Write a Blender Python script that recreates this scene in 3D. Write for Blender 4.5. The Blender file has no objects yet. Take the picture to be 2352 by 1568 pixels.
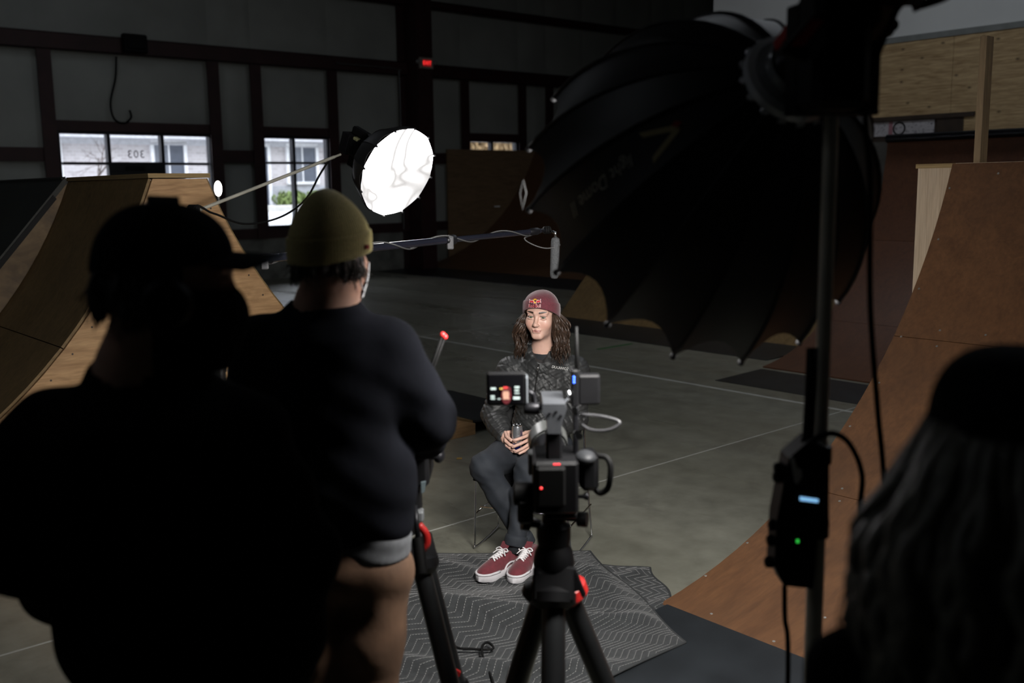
import bpy, math, random
import numpy as np
from mathutils import Vector, Matrix
random.seed(7); RNG = np.random.default_rng(7)
SC = bpy.context.scene
COL = SC.collection
PI = math.pi

# ---------------------------------------------------------------- camera
IMW, IMH, FPX = 2352, 1568, 2287.0
CAMP = np.array([0.0, 0.0, 1.8])
_p, _r = math.radians(8.8), math.radians(0.8)
CF = np.array([0, math.cos(_p), -math.sin(_p)])
_u0 = np.array([0, math.sin(_p), math.cos(_p)]); _r0 = np.array([1.0, 0, 0])
CR = _r0 * math.cos(_r) - _u0 * math.sin(_r)
CU = _u0 * math.cos(_r) + _r0 * math.sin(_r)
cam_d = bpy.data.cameras.new('camera'); cam = bpy.data.objects.new('camera', cam_d); COL.objects.link(cam)
cam_d.sensor_width = 36.0; cam_d.lens = 36.0 * FPX / IMW; cam_d.clip_start = 0.05; cam_d.clip_end = 300
M = Matrix.Identity(4)
for i in range(3):
    M[i][0], M[i][1], M[i][2], M[i][3] = CR[i], CU[i], -CF[i], CAMP[i]
cam.matrix_world = M
cam_d.dof.use_dof = True; cam_d.dof.focus_distance = 4.85; cam_d.dof.aperture_fstop = 2.2; cam_d.dof.aperture_blades = 9
SC.camera = cam

# ---------------------------------------------------------------- sky, exposure
world = bpy.data.worlds.new('overcast'); SC.world = world; world.use_nodes = True
bg = world.node_tree.nodes['Background']; bg.inputs[0].default_value = (0.86, 0.9, 1.0, 1); bg.inputs[1].default_value = 5.0
vs = SC.view_settings
vs.view_transform = 'Standard'; vs.look = 'None'; vs.gamma = 1.0; vs.use_curve_mapping = False; vs.exposure = 0.0
cy = SC.cycles
cy.use_denoising = True; cy.use_adaptive_sampling = True; cy.adaptive_threshold = .04; cy.max_bounces = 4; cy.diffuse_bounces = 3; cy.glossy_bounces = 2; cy.transmission_bounces = 4
cy.transparent_max_bounces = 12; cy.sample_clamp_indirect = 4.0; cy.caustics_reflective = False; cy.caustics_refractive = False
KEY_L, DISH_L = 66.0, 21.0          # radiance of the two lit diffusers
FILL_L = 3.6  # strength of the fill panels added under the roof
ROOF_FILLS = [(9.2, 10.4, -2, 8, 1.0), (3.8, 4.4, 12, 15.5, .8), (-4.2, -3.4, 4.5, 9.5, .7)]
world.cycles.sampling_method = 'NONE'

# ---------------------------------------------------------------- geometry helpers
def V(*a): return np.array(a, float)
def nrm(v): return np.asarray(v, float) / np.linalg.norm(v)
def ray(x, y): return CF + CR * (x - IMW / 2) / FPX + CU * (IMH / 2 - y) / FPX
def atY(x, y, Y): d = ray(x, y); return CAMP + d * Y / d[1]
def gnd(x, y, z=0.0): d = ray(x, y); return CAMP + d * (z - CAMP[2]) / d[2]
ANG = math.radians(49)
UA = V(math.sin(ANG), math.cos(ANG), 0); VA = V(-math.cos(ANG), math.sin(ANG), 0)
def Bw(a, b, z=0.0): return UA * a + VA * b + V(0, 0, z)
BROT = math.radians(41)
FR = {}          # object -> (offset in frame coords, frame)

def setp(o, label=None, cat=None, group=None, kind=None):
    if label: o['label'] = label
    if cat: o['category'] = cat
    if group: o['group'] = group
    if kind: o['kind'] = kind
    return o
def root(name, loc, label=None, cat=None, frame='W', group=None, kind=None):
    o = bpy.data.objects.new(name, None); COL.objects.link(o)
    o.empty_display_size = 0.1
    place(o, loc, frame)
    return setp(o, label, cat, group, kind)
def place(o, loc, frame):
    loc = np.asarray(loc, float)
    if frame == 'B':
        o.location = Bw(*loc); o.rotation_euler = (0, 0, BROT)
    else:
        o.location = loc
    FR[o] = (loc, frame)

def frame_of(p):
    while p is not None and p not in FR: p = p.parent
    return FR[p] if p else (V(0, 0, 0), 'W')

class MB:
    def __init__(s): s.v = []; s.f = []; s.m = []; s.cm = 0; s.uv = None
    def add(s, vs_, fs):
        o = len(s.v); s.v.extend([tuple(map(float, q)) for q in vs_])
        for f in fs: s.f.append(tuple(i + o for i in f)); s.m.append(s.cm)
        return s
    def box(s, c, d, R=None, bev=0.0):
        hx, hy, hz = [k / 2 for k in d]
        if bev > 0:
            b = min(bev, hx * .9, hy * .9, hz * .9); pts = []; fs = []
            # chamfered box: 24 verts
            idx = {}
            for sx in (-1, 1):
                for sy in (-1, 1):
                    for sz in (-1, 1):
                        for k, q in enumerate(((hx, hy - b, hz - b), (hx - b, hy, hz - b), (hx - b, hy - b, hz))):
                            idx[sx, sy, sz, k] = len(pts); pts.append((sx * q[0], sy * q[1], sz * q[2]))
            g = lambda *a: idx[a]
            for sg in (-1, 1):
                fs.append([g(sg, -1, -1, 0), g(sg, 1, -1, 0), g(sg, 1, 1, 0), g(sg, -1, 1, 0)][::sg])
                fs.append([g(-1, sg, -1, 1), g(-1, sg, 1, 1), g(1, sg, 1, 1), g(1, sg, -1, 1)][::sg])
                fs.append([g(-1, -1, sg, 2), g(1, -1, sg, 2), g(1, 1, sg, 2), g(-1, 1, sg, 2)][::sg])
            for s1 in (-1, 1):
                for s2 in (-1, 1):
                    fs.append([g(s1, s2, -1, 0), g(s1, s2, -1, 1), g(s1, s2, 1, 1), g(s1, s2, 1, 0)][::s1 * s2])
                    fs.append([g(s1, -1, s2, 0), g(s1, 1, s2, 0), g(s1, 1, s2, 2), g(s1, -1, s2, 2)][::s1 * s2])
                    fs.append([g(-1, s1, s2, 1), g(-1, s1, s2, 2), g(1, s1, s2, 2), g(1, s1, s2, 1)][::s1 * s2])
                    for s3 in (-1, 1):
                        fs.append([g(s1, s2, s3, 0), g(s1, s2, s3, 1), g(s1, s2, s3, 2)][::s1 * s2 * s3])
        else:
            pts = [(x, y, z) for x in (-hx, hx) for y in (-hy, hy) for z in (-hz, hz)]
            fs = [(0, 1, 3, 2), (4, 6, 7, 5), (0, 4, 5, 1), (2, 3, 7, 6), (0, 2, 6, 4), (1, 5, 7, 3)]
        P = np.array(pts)
        if R is not None: P = P @ np.asarray(R, float).T
        return s.add(P + np.asarray(c, float), fs)
    def bx(s, x0, x1, y0, y1, z0, z1, bev=0.0):
        return s.box(((x0 + x1) / 2, (y0 + y1) / 2, (z0 + z1) / 2), (abs(x1 - x0), abs(y1 - y0), abs(z1 - z0)), None, bev)
    def tube(s, pts, r, n=10, cap=True):
        P = [np.asarray(p, float) for p in pts]; m = len(P)
        rr = r if hasattr(r, '__len__') else [r] * m
        T = [nrm(P[min(i + 1, m - 1)] - P[max(i - 1, 0)] + 1e-12) for i in range(m)]
        a = np.cross(T[0], [0, 0, 1.0]);
        if np.linalg.norm(a) < 1e-3: a = np.cross(T[0], [1.0, 0, 0])
        a = nrm(a); vs_ = []
        for i in range(m):
            a = nrm(a - T[i] * (a @ T[i])); b = np.cross(T[i], a)
            for k in range(n):
                t = 2 * PI * k / n; vs_.append(P[i] + rr[i] * (math.cos(t) * a + math.sin(t) * b))
        fs = [(i * n + k, i * n + (k + 1) % n, (i + 1) * n + (k + 1) % n, (i + 1) * n + k) for i in range(m - 1) for k in range(n)]
        if cap: fs += [tuple(range(n))[::-1], tuple((m - 1) * n + k for k in range(n))]
        return s.add(vs_, fs)
    def lathe(s, prof, c, ax=(0, 0, 1), n=20, cap=True):
        """prof: (radius, distance along axis)"""
        ax = nrm(ax); a = np.cross(ax, [0, 0, 1.0])
        if np.linalg.norm(a) < 1e-3: a = V(1, 0, 0)
        a = nrm(a); b = np.cross(ax, a); c = np.asarray(c, float)
        vs_ = [c + ax * h + r * (math.cos(2 * PI * k / n) * a + math.sin(2 * PI * k / n) * b) for r, h in prof for k in range(n)]
        m = len(prof)
        fs = [(i * n + k, i * n + (k + 1) % n, (i + 1) * n + (k + 1) % n, (i + 1) * n + k) for i in range(m - 1) for k in range(n)]
        if cap: fs += [tuple(range(n))[::-1], tuple((m - 1) * n + k for k in range(n))]
        return s.add(vs_, fs)
    def prism(s, poly, o, ex, ey, d):
        """poly 2-D points in plane (o,ex,ey), extruded by vector d"""
        o, ex, ey, d = [np.asarray(q, float) for q in (o, ex, ey, d)]
        n = len(poly); A = [o + ex * x + ey * y for x, y in poly]
        fs = [tuple(range(n))[::-1], tuple(range(n, 2 * n))] + [(i, (i + 1) % n, (i + 1) % n + n, i + n) for i in range(n)]
        return s.add(A + [p + d for p in A], fs)
    def sphere(s, c, r, n=12, m=8):
        r = r if hasattr(r, '__len__') else (r, r, r)
        vs_ = [(c[0], c[1], c[2] - r[2])] + [(c[0] + r[0] * math.sin(PI * i / m) * math.cos(2 * PI * k / n), c[1] + r[1] * math.sin(PI * i / m) * math.sin(2 * PI * k / n), c[2] - r[2] * math.cos(PI * i / m)) for i in range(1, m) for k in range(n)] + [(c[0], c[1], c[2] + r[2])]
        L = len(vs_) - 1
        fs = [(0, 1 + (k + 1) % n, 1 + k) for k in range(n)] + [(1 + i * n + k, 1 + i * n + (k + 1) % n, 1 + (i + 1) * n + (k + 1) % n, 1 + (i + 1) * n + k) for i in range(m - 2) for k in range(n)] + [(L, 1 + (m - 2) * n + k, 1 + (m - 2) * n + (k + 1) % n) for k in range(n)]
        return s.add(vs_, fs)
    def grid(s, fn, nu, nv, closed_u=False):
        vs_ = [fn(i / nu, j / nv) for j in range(nv + 1) for i in range(nu + (0 if closed_u else 1))]
        w = nu if closed_u else nu + 1
        fs = [(j * w + i, j * w + (i + 1) % w, (j + 1) * w + (i + 1) % w, (j + 1) * w + i) for j in range(nv) for i in range(nu)]
        return s.add(vs_, fs)
    def build(s, name, mats, parent=None, loc=None, frame='W', smooth=False, sharp=None, **kw):
        """vertices are in frame coordinates (world, or building a,b,z)"""
        me = bpy.data.meshes.new(name)
        if parent is not None: off, fr = frame_of(parent)
        else:
            P = np.array(s.v)
            off = np.asarray(loc, float) if loc is not None else V((P[:, 0].min() + P[:, 0].max()) / 2, (P[:, 1].min() + P[:, 1].max()) / 2, P[:, 2].min())
        me.from_pydata([(q[0] - off[0], q[1] - off[1], q[2] - off[2]) for q in s.v], [], s.f)
        mats = mats if isinstance(mats, (list, tuple)) else [mats]
        for m_ in mats: me.materials.append(m_)
        if len(mats) > 1: me.polygons.foreach_set('material_index', s.m)
        if smooth: me.polygons.foreach_set('use_smooth', [True] * len(me.polygons))
        if s.uv is not None:
            uvl = me.uv_layers.new(name='UVMap'); li = np.zeros(len(me.loops), int); me.loops.foreach_get('vertex_index', li)
            uvl.data.foreach_set('uv', np.array(s.uv)[li].astype(np.float32).ravel())
        me.validate(); me.update()
        if smooth and sharp: me.set_sharp_from_angle(angle=math.radians(sharp))
        o = bpy.data.objects.new(name, me); COL.objects.link(o)
        if parent is not None: o.parent = parent
        else: place(o, off, frame)
        return setp(o, **kw)

def spline(pts, n=8):
    """Catmull-Rom through points"""
    P = [np.asarray(p, float) for p in pts]; P = [2 * P[0] - P[1]] + P + [2 * P[-1] - P[-2]]; out = []
    for i in range(1, len(P) - 2):
        for k in range(n):
            t = k / n
            out.append(.5 * (2 * P[i] + (P[i + 1] - P[i - 1]) * t + (2 * P[i - 1] - 5 * P[i] + 4 * P[i + 1] - P[i + 2]) * t * t + (3 * P[i] - P[i - 1] - 3 * P[i + 1] + P[i + 2]) * t ** 3))
    return out + [P[-2]]

def text_geo(txt, size=1.0, shear=0.0, ext=0.0, res=3, space=1.0):
    cu = bpy.data.curves.new('lettering', 'FONT'); cu.body = txt; cu.size = size; cu.shear = shear; cu.align_x = 'CENTER'; cu.align_y = 'CENTER'
    cu.resolution_u = res; cu.extrude = ext; cu.space_character = space
    ob = bpy.data.objects.new('lettering', cu); COL.objects.link(ob)
    dg = bpy.context.evaluated_depsgraph_get(); me = bpy.data.meshes.new_from_object(ob.evaluated_get(dg))
    vs_ = [tuple(q.co) for q in me.vertices]; fs = [tuple(p.vertices) for p in me.polygons]
    bpy.data.objects.remove(ob); bpy.data.curves.remove(cu); bpy.data.meshes.remove(me)
    return np.array(vs_), fs

# ---------------------------------------------------------------- materials
def nn(nt, typ, **kw):
    n = nt.nodes.new(typ)
    for k, val in kw.items(): setattr(n, k, val)
    return n
def mix(nt, fac, a, b, typ='MIX'):
    m = nt.nodes.new('ShaderNodeMix'); m.data_type = 'RGBA'; m.blend_type = typ
    for s_, val in ((m.inputs[0], fac), (m.inputs[6], a), (m.inputs[7], b)):
        if isinstance(val, bpy.types.NodeSocket): nt.links.new(val, s_)
        elif isinstance(val, (int, float)): s_.default_value = val
        else: s_.default_value = (*val, 1)
    return m.outputs[2]
def math_(nt, op, a, b=None, c=None):
    m = nt.nodes.new('ShaderNodeMath'); m.operation = op
    for i, val in enumerate((a, b, c)):
        if val is None: continue
        if isinstance(val, bpy.types.NodeSocket): nt.links.new(val, m.inputs[i])
        else: m.inputs[i].default_value = val
    return m.outputs[0]
def ramp(nt, fac, stops):
    r = nt.nodes.new('ShaderNodeValToRGB'); nt.links.new(fac, r.inputs[0])
    e = r.color_ramp.elements
    while len(e) < len(stops): e.new(0.5)
    for el, (p, c) in zip(e, stops): el.position = p; el.color = (*c, 1) if len(c) == 3 else c
    return r.outputs[0]
def coords(nt, scale=(1, 1, 1), rot=(0, 0, 0), src='Object'):
    tc = nt.nodes.new('ShaderNodeTexCoord'); mp = nt.nodes.new('ShaderNodeMapping')
    nt.links.new(tc.outputs[src], mp.inputs[0]); mp.inputs['Scale'].default_value = scale; mp.inputs['Rotation'].default_value = rot
    return mp.outputs[0]
def noise(nt, vec, scale=5, detail=3, rough=.5, dist=0.0):
    n = nt.nodes.new('ShaderNodeTexNoise'); nt.links.new(vec, n.inputs['Vector'])
    n.inputs['Scale'].default_value = scale; n.inputs['Detail'].default_value = detail; n.inputs['Roughness'].default_value = rough; n.inputs['Distortion'].default_value = dist
    return n.outputs['Fac']
def bump(nt, h, strength=.2, dist=.01):
    b = nt.nodes.new('ShaderNodeBump'); nt.links.new(h, b.inputs['Height']); b.inputs['Strength'].default_value = strength; b.inputs['Distance'].default_value = dist
    nt.links.new(b.outputs[0], nt.nodes['Principled BSDF'].inputs['Normal'])
def base(name, rough=.6, metal=0.0, spec=.5):
    m = bpy.data.materials.new(name); m.use_nodes = True; b = m.node_tree.nodes['Principled BSDF']
    b.inputs['Roughness'].default_value = rough; b.inputs['Metallic'].default_value = metal; b.inputs['Specular IOR Level'].default_value = spec
    return m, m.node_tree, b
def mat(name, col, rough=.6, metal=0.0, var=.12, scale=8, bmp=0.0, bscale=80, spec=.5, emit=0.0, sheen=0.0, coat=0.0, bdist=.002):
    m, nt, b = base(name, rough, metal, spec)
    vec = coords(nt)
    n = noise(nt, vec, scale, 4)
    lo = tuple(c * (1 - var) for c in col); hi = tuple(min(1, c * (1 + var)) for c in col)
    out = ramp(nt, n, [(.3, lo), (.7, hi)])
    nt.links.new(out, b.inputs['Base Color'])
    if bmp > 0: bump(nt, noise(nt, vec, bscale, 3), bmp, bdist)
    if emit > 0:
        nt.links.new(out, b.inputs['Emission Color']); b.inputs['Emission Strength'].default_value = emit; m.cycles.emission_sampling = 'NONE'
    if sheen: b.inputs['Sheen Weight'].default_value = sheen
    if coat: b.inputs['Coat Weight'].default_value = coat
    return m
def wood(name, dark, light, grain=(1, 12, 12), scale=2.2, rough=.6, dist=2.0, knots=None, worn=None, bmp=.05):
    """grain stretched along the axis with the smallest entry"""
    m, nt, b = base(name, rough)
    vec = coords(nt, grain); n1 = noise(nt, vec, scale, 6, .62, dist); n2 = noise(nt, coords(nt, tuple(g * 6 for g in grain)), scale, 2, .5, .3)
    out = ramp(nt, n1, [(.28, dark), (.5, tuple((a + c) / 2 for a, c in zip(dark, light))), (.74, light)])
    out = mix(nt, .22, out, ramp(nt, n2, [(.35, tuple(c * .45 for c in dark)), (.65, light)]))
    if knots:
        vo = nn(nt, 'ShaderNodeTexVoronoi', voronoi_dimensions='2D'); nt.links.new(coords(nt, knots[0], knots[3]), vo.inputs['Vector']); vo.inputs['Scale'].default_value = knots[1]
        k = ramp(nt, vo.outputs['Distance'], [(.0, (1, 1, 1)), (knots[2], (0, 0, 0))])
        out = mix(nt, k, out, tuple(c * .16 for c in dark))
    if worn:
        w = ramp(nt, noise(nt, coords(nt, worn[1]), 1.0, 5, .65), [(.5, (0, 0, 0)), (.72, (1, 1, 1))])
        out = mix(nt, math_(nt, 'MULTIPLY', w, worn[2]), out, worn[0])
    nt.links.new(out, b.inputs['Base Color']); bump(nt, n1, bmp, .004)
    return m
def emitter(name, col, strength, lamp=False):
    m, nt, b = base(name, .5)
    m.cycles.emission_sampling = 'AUTO' if lamp else 'NONE'
    vec = coords(nt); out = ramp(nt, noise(nt, vec, 3, 2), [(.3, tuple(c * .96 for c in col)), (.7, col)])
    nt.links.new(out, b.inputs['Emission Color']); nt.links.new(out, b.inputs['Base Color']); b.inputs['Emission Strength'].default_value = strength
    return m
def pane_mat(name, tint=(1, 1, 1)):
    m, nt, b = base(name); nt.nodes.remove(b)
    tr = nn(nt, 'ShaderNodeBsdfTransparent'); gl = nn(nt, 'ShaderNodeBsdfGlossy'); mx = nn(nt, 'ShaderNodeMixShader'); fr = nn(nt, 'ShaderNodeFresnel')
    tr.inputs[0].default_value = (*tint, 1); gl.inputs['Roughness'].default_value = .03; fr.inputs[0].default_value = 1.35
    for a, c in ((fr.outputs[0], mx.inputs[0]), (tr.outputs[0], mx.inputs[1]), (gl.outputs[0], mx.inputs[2]), (mx.outputs[0], nt.nodes['Material Output'].inputs[0])): nt.links.new(a, c)
    return m
# ================================================================ SETTING (building axes: a to the right-back, b to the left-back)
A0, A1, B0, BW, ZC = -7.0, 26.0, -9.0, 18.8, 7.6

def concrete():
    m, nt, b = base('polished_concrete', .38)
    vec = coords(nt)
    n1 = noise(nt, vec, .55, 6, .6, .4); n2 = noise(nt, vec, 6, 5, .65); n3 = noise(nt, coords(nt, (1, .12, 1), (0, 0, -BROT)), 1.6, 4, .6)
    c = ramp(nt, n1, [(.25, (.12, .117, .088)), (.55, (.172, .167, .13)), (.8, (.23, .222, .174))])
    c = mix(nt, .4, c, ramp(nt, n2, [(.3, (.11, .112, .092)), (.7, (.3, .3, .25))]))
    c = mix(nt, ramp(nt, noise(nt, vec, 1.4, 6, .7, 1.0), [(.56, (0, 0, 0)), (.64, (.5, .5, .5))]), c, (.11, .105, .085))
    nt.links.new(c, b.inputs['Base Color'])
    r = nn(nt, 'ShaderNodeMapRange'); nt.links.new(n3, r.inputs[0]); r.inputs[1].default_value = .3; r.inputs[2].default_value = .7; r.inputs[3].default_value = .22; r.inputs[4].default_value = .5
    nt.links.new(r.outputs[0], b.inputs['Roughness'])
    bump(nt, math_(nt, 'ADD', math_(nt, 'MULTIPLY', n3, 1.0), math_(nt, 'MULTIPLY', n2, .25)), .12, .02)
    return m
m_conc = concrete()
m_joint = mat('joint_filler', (.36, .36, .33), .8, bmp=.1)
m_insul = mat('white_vinyl_insulation', (.34, .36, .34), .55, var=.12, scale=.9, bmp=.15, bscale=4, bdist=.03)
m_steel_red = mat('dark_red_primer_steel', (.035, .012, .013), .55, var=.25, scale=3)
m_curb = mat('rough_grey_concrete', (.16, .165, .15), .9, var=.4, scale=3, bmp=.5, bscale=20, bdist=.02)
m_ceil = mat('ceiling_liner', (.1, .1, .1), .8)
m_alu_dark = mat('dark_bronze_window_frame', (.025, .026, .03), .4, .6, scale=3)
m_glass = pane_mat('window_glass', (.97, .98, .98))
m_black = mat('black_plastic', (.0045, .0045, .005), .5, scale=20, spec=.14)
m_black_m = mat('black_anodised_metal', (.012, .012, .014), .38, .5, scale=20, spec=.3)
m_white_wall = mat('white_painted_sheet', (.62, .63, .62), .7, var=.05, scale=1.2)

fl = MB(); fl.bx(A0, A1, B0, BW + .3, -.2, 0)
floor = fl.build('floor', m_conc, loc=(0, 0, 0), frame='B', kind='structure')
for j in (7.1, 1.3, 12.9, 18.7):
    MB().bx(j - (.022 if j == 7.1 else .008), j + (.022 if j == 7.1 else .008), B0, BW, -.02, .0015).build('floor_joint', m_joint, floor)
for j in (4.13, 9.9, 15.7, -1.7):
    MB().bx(A0, A1, j - .006, j + .006, -.02, .0012).build('floor_joint', m_joint, floor)

wall_back = root('wall_back', (0, BW, 0), frame='B', kind='structure')
wb = MB()
OPEN = [(5.73, 8.61, 0.0, 2.9), (9.69, 11.23, 1.04, 2.9), (15.02, 16.58, 1.04, 2.93)]
# insulation panels between posts and girts, pillowed a little
POSTS = [A0, -3.4, -.4, 2.6, 5.6, 8.68, 9.57, 11.32, 13.26, 14.88, 16.68, 17.6, 20.2, 23.0, A1]
def pillow(a0, a1, z0, z1):
    m = MB()
    bul = .035 if (a1 - a0) > .6 else .015
    m.grid(lambda s, t: (a0 + (a1 - a0) * s, BW + .02 - bul * (math.sin(PI * s) * math.sin(PI * t)) ** .5 * (1 + .25 * math.sin(9 * s + z0)), z0 + (z1 - z0) * t), 12, 6)
    m.build('insulation_panel', m_insul, wall_back, smooth=True)
for i in range(len(POSTS) - 1):
    a0, a1 = POSTS[i], POSTS[i + 1]
    win = [o for o in OPEN if o[0] >= a0 - .2 and o[1] <= a1 + .2]
    rows = [(4.57, 5.78), (5.95, ZC)]
    n = max(1, round((a1 - a0) / 1.55))
    for z0, z1 in rows + ([(3.08, 4.28)] if win else [(2.6, 4.28), (1.04, 2.36)]):
        k = n if not win else 1
        for q in range(k): pillow(a0 + (a1 - a0) * q / k, a0 + (a1 - a0) * (q + 1) / k, z0, z1)
    if not (win and win[0][2] == 0.0):
        MB().bx(a0, a1, BW - .06, BW + .15, 0, .84).build('concrete_curb', m_curb, wall_back)
        MB().bx(a0, a1, BW - .1, BW + .1, .84, 1.04).build('girt', m_steel_red, wall_back)
    if win: MB().bx(a0, a1, BW - .1, BW + .1, 2.9, 3.08).build('window_header', m_steel_red, wall_back)
    else: MB().bx(a0, a1, BW - .1, BW + .1, 2.36, 2.6).build('girt', m_steel_red, wall_back)
for i, p in enumerate(POSTS[1:-1]):
    if p == 13.26: continue
    m = MB(); m.bx(p - .12, p + .12, BW - .14, BW - .12, .84 if p != 5.6 and p != 8.68 else 0, 4.28); m.bx(p - .012, p + .012, BW - .12, BW + .1, .84 if p != 5.6 and p != 8.68 else 0, 4.28); m.bx(p - .12, p + .12, BW + .08, BW + .1, .84 if p != 5.6 and p != 8.68 else 0, 4.28)
    m.build('wall_post', m_steel_red, wall_back)
for z0, z1 in ((4.28, 4.57), (5.78, 5.95)):
    m = MB(); m.bx(A0, A1, BW - .16, BW - .14, z0, z1); m.bx(A0, A1, BW - .16, BW + .05, z0, z0 + .02); m.bx(A0, A1, BW - .16, BW + .05, z1 - .02, z1)
    m.build('girt', m_steel_red, wall_back)
m = MB(); m.bx(13.06, 13.46, 18.0, 18.03, 0, ZC); m.bx(13.06, 13.46, 18.74, 18.77, 0, ZC); m.bx(13.24, 13.28, 18.03, 18.74, 0, ZC)
m.build('steel_column', m_steel_red, wall_back)
# outer weather skin behind the insulation so that no sky leaks in
def skin(a0, a1, z0, z1): MB().bx(a0, a1, BW + .12, BW + .16, z0, z1).build('outer_sheet', m_insul, wall_back)
edges = sorted(OPEN)
prev = A0
for a0, a1, z0, z1 in edges:
    skin(prev, a0, 0, ZC); skin(a0, a1, z1, ZC)
    if z0 > 0: skin(a0, a1, 0, z0)
    prev = a1
skin(prev, A1, 0, ZC)

# windows
def window(n, a0, a1, z0, z1, muls, bars, skip=()):
    w = root('window_%d' % n, ((a0 + a1) / 2, BW, z0), frame='B', kind='structure')
    f = .05
    for x0, x1, y0, y1 in ((a0, a0 + f, z0, z1), (a1 - f, a1, z0, z1), (a0 + f, a1 - f, z1 - f, z1), (a0 + f, a1 - f, z0, z0 + f)):
        MB().bx(x0, x1, BW - .06, BW + .1, y0, y1).build('window_frame', m_alu_dark, w)
    xs = [a0 + f] + muls + [a1 - f]; zs = [z0 + f] + bars + [z1 - f]
    for x in muls: MB().bx(x - .03, x + .03, BW - .05, BW + .09, z0 + f, z1 - f).build('mullion', m_alu_dark, w)
    for i in range(len(xs) - 1):
        for j in range(len(zs) - 1):
            if (i, j) in skip: continue
            if j: MB().bx(xs[i] + .03, xs[i + 1] - .03, BW - .045, BW + .085, zs[j] - .025, zs[j] + .025).build('glazing_bar', m_alu_dark, w)
            MB().bx(xs[i], xs[i + 1], BW + .02, BW + .028, zs[j], zs[j + 1]).build('pane', m_glass, w)
    return w
win1 = window(1, 5.73, 8.61, 0.0, 2.9, [6.63, 7.63], [1.1, 2.33], skip=((1, 0), (1, 1)))
win2 = window(2, 9.69, 11.23, 1.04, 2.9, [10.4], [2.36])
win3 = window(3, 15.02, 16.58, 1.04, 2.93, [15.76], [2.2])
door = root('door_1', (7.13, BW, 0), frame='B', kind='structure')
for q in ((6.66, 6.76, 0, 2.2), (7.5, 7.6, 0, 2.2), (6.76, 7.5, 2.1, 2.2), (6.76, 7.5, 0, .25), (6.76, 7.5, 1.0, 1.1)):
    MB().bx(q[0], q[1], BW - .04, BW + .06, q[2], q[3]).build('door_rail', m_alu_dark, door)
MB().bx(6.66, 7.6, BW - .06, BW + .08, 2.2, 2.36).build('door_header', m_alu_dark, door)
MB().bx(6.76, 7.5, BW + .005, BW + .013, .25, 1.0).build('pane', m_glass, door)
MB().bx(6.76, 7.5, BW + .005, BW + .013, 1.1, 2.1).build('pane', m_glass, door)
MB().bx(6.9, 7.25, BW - .11, BW - .06, 2.22, 2.28, .01).build('door_closer', m_black_m, door)
MB().tube([(7.46, BW - .1, .9), (7.46, BW - .1, 1.25)], .012).build('door_handle', m_black_m, door)
tv, tf = text_geo('303', .2, space=1.15)
m = MB(); m.add([(7.14 - x, BW + .018, 2.5 + y) for x, y, z in tv], tf); m.build('street_number', m_black, door)

for nm_, c_, p0_, p1_, w_, lb_ in (('floor_tape', (.02, .12, .03), (1372, 802), (1452, 789), .025, 'short strip of green tape on the concrete floor behind the seated person'), ('floor_tape', (.4, .25, .06), (1049, 1053), (1061, 1053), .02, 'tiny yellow tape mark on the floor left of the chair')):
    q0, q1_ = gnd(*p0_), gnd(*p1_); n_ = nrm(np.cross(q1_ - q0, [0, 0, 1])) * w_; m = MB(); m.add([q0 - n_, q1_ - n_, q1_ + n_, q0 + n_] + [q + V(0, 0, .0025) for q in (q0 - n_, q1_ - n_, q1_ + n_, q0 + n_)], [(3, 2, 1, 0), (4, 5, 6, 7), (0, 1, 5, 4), (1, 2, 6, 5), (2, 3, 7, 6), (3, 0, 4, 7)])
    m.build(nm_, mat('tape%d' % p0_[0], c_, .6), label=lb_, cat='tape')
# other shell surfaces
MB().bx(A0, A1, B0, BW + .2, ZC, ZC + .1).build('ceiling', m_ceil, frame='B', kind='structure')
MB().bx(A0 - .1, A0, B0, BW + .2, 0, ZC).build('wall_left', m_ceil, frame='B', kind='structure')
MB().bx(A1, A1 + .1, B0, BW + .2, 0, ZC).build('wall_far_right', m_insul, frame='B', kind='structure')
MB().bx(A0, A1, B0 - .1, B0, 0, ZC).build('wall_rear', m_ceil, frame='B', kind='structure')

# right partition: white sheet above plywood
AR = 13.7
m_ply_wall = wood('knotty_plywood', (.24, .14, .055), (.66, .48, .26), (8, .4, 6), 2.6, .65, 2.2, knots=((1, .8, 1.3), 2.4, .075, (0, PI / 2, 0)))
m_dark_board = mat('dark_brown_board', (.035, .022, .014), .6, var=.3)
wr = root('wall_right', (AR, 3, 0), frame='B', kind='structure')
MB().bx(AR, AR + .15, -8.9, 10.6, 3.8, ZC).build('white_sheet', m_white_wall, wr)
MB().bx(AR - .03, AR, -8.9, 10.6, 3.74, 3.82).build('edge_flashing', mat('grey_flashing', (.2, .21, .2), .5), wr)
for b1, z0 in ((10.55, 2.7), (8.98, 2.7), (6.54, 2.41), (4.1, 2.41), (1.66, 2.41), (-.78, 2.41), (-3.22, 2.41)):
    b0 = {10.55: 8.985, -3.22: -8.9}.get(b1, b1 - 2.435)
    MB().bx(AR - .018, AR, b0, b1, z0, 3.75).build('plywood_sheet', m_ply_wall, wr)
MB().bx(AR - .004, AR + .15, -8.9, 10.6, 0, 2.7).build('dark_backing', m_dark_board, wr)
MB().bx(AR - .05, AR, 6.2, 8.9, 2.66, 2.72).build('batten', m_dark_board, wr)
MB().bx(AR - .03, AR, 6.35, 6.72, 2.38, 2.66).build('dark_board', m_dark_board, wr)
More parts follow.
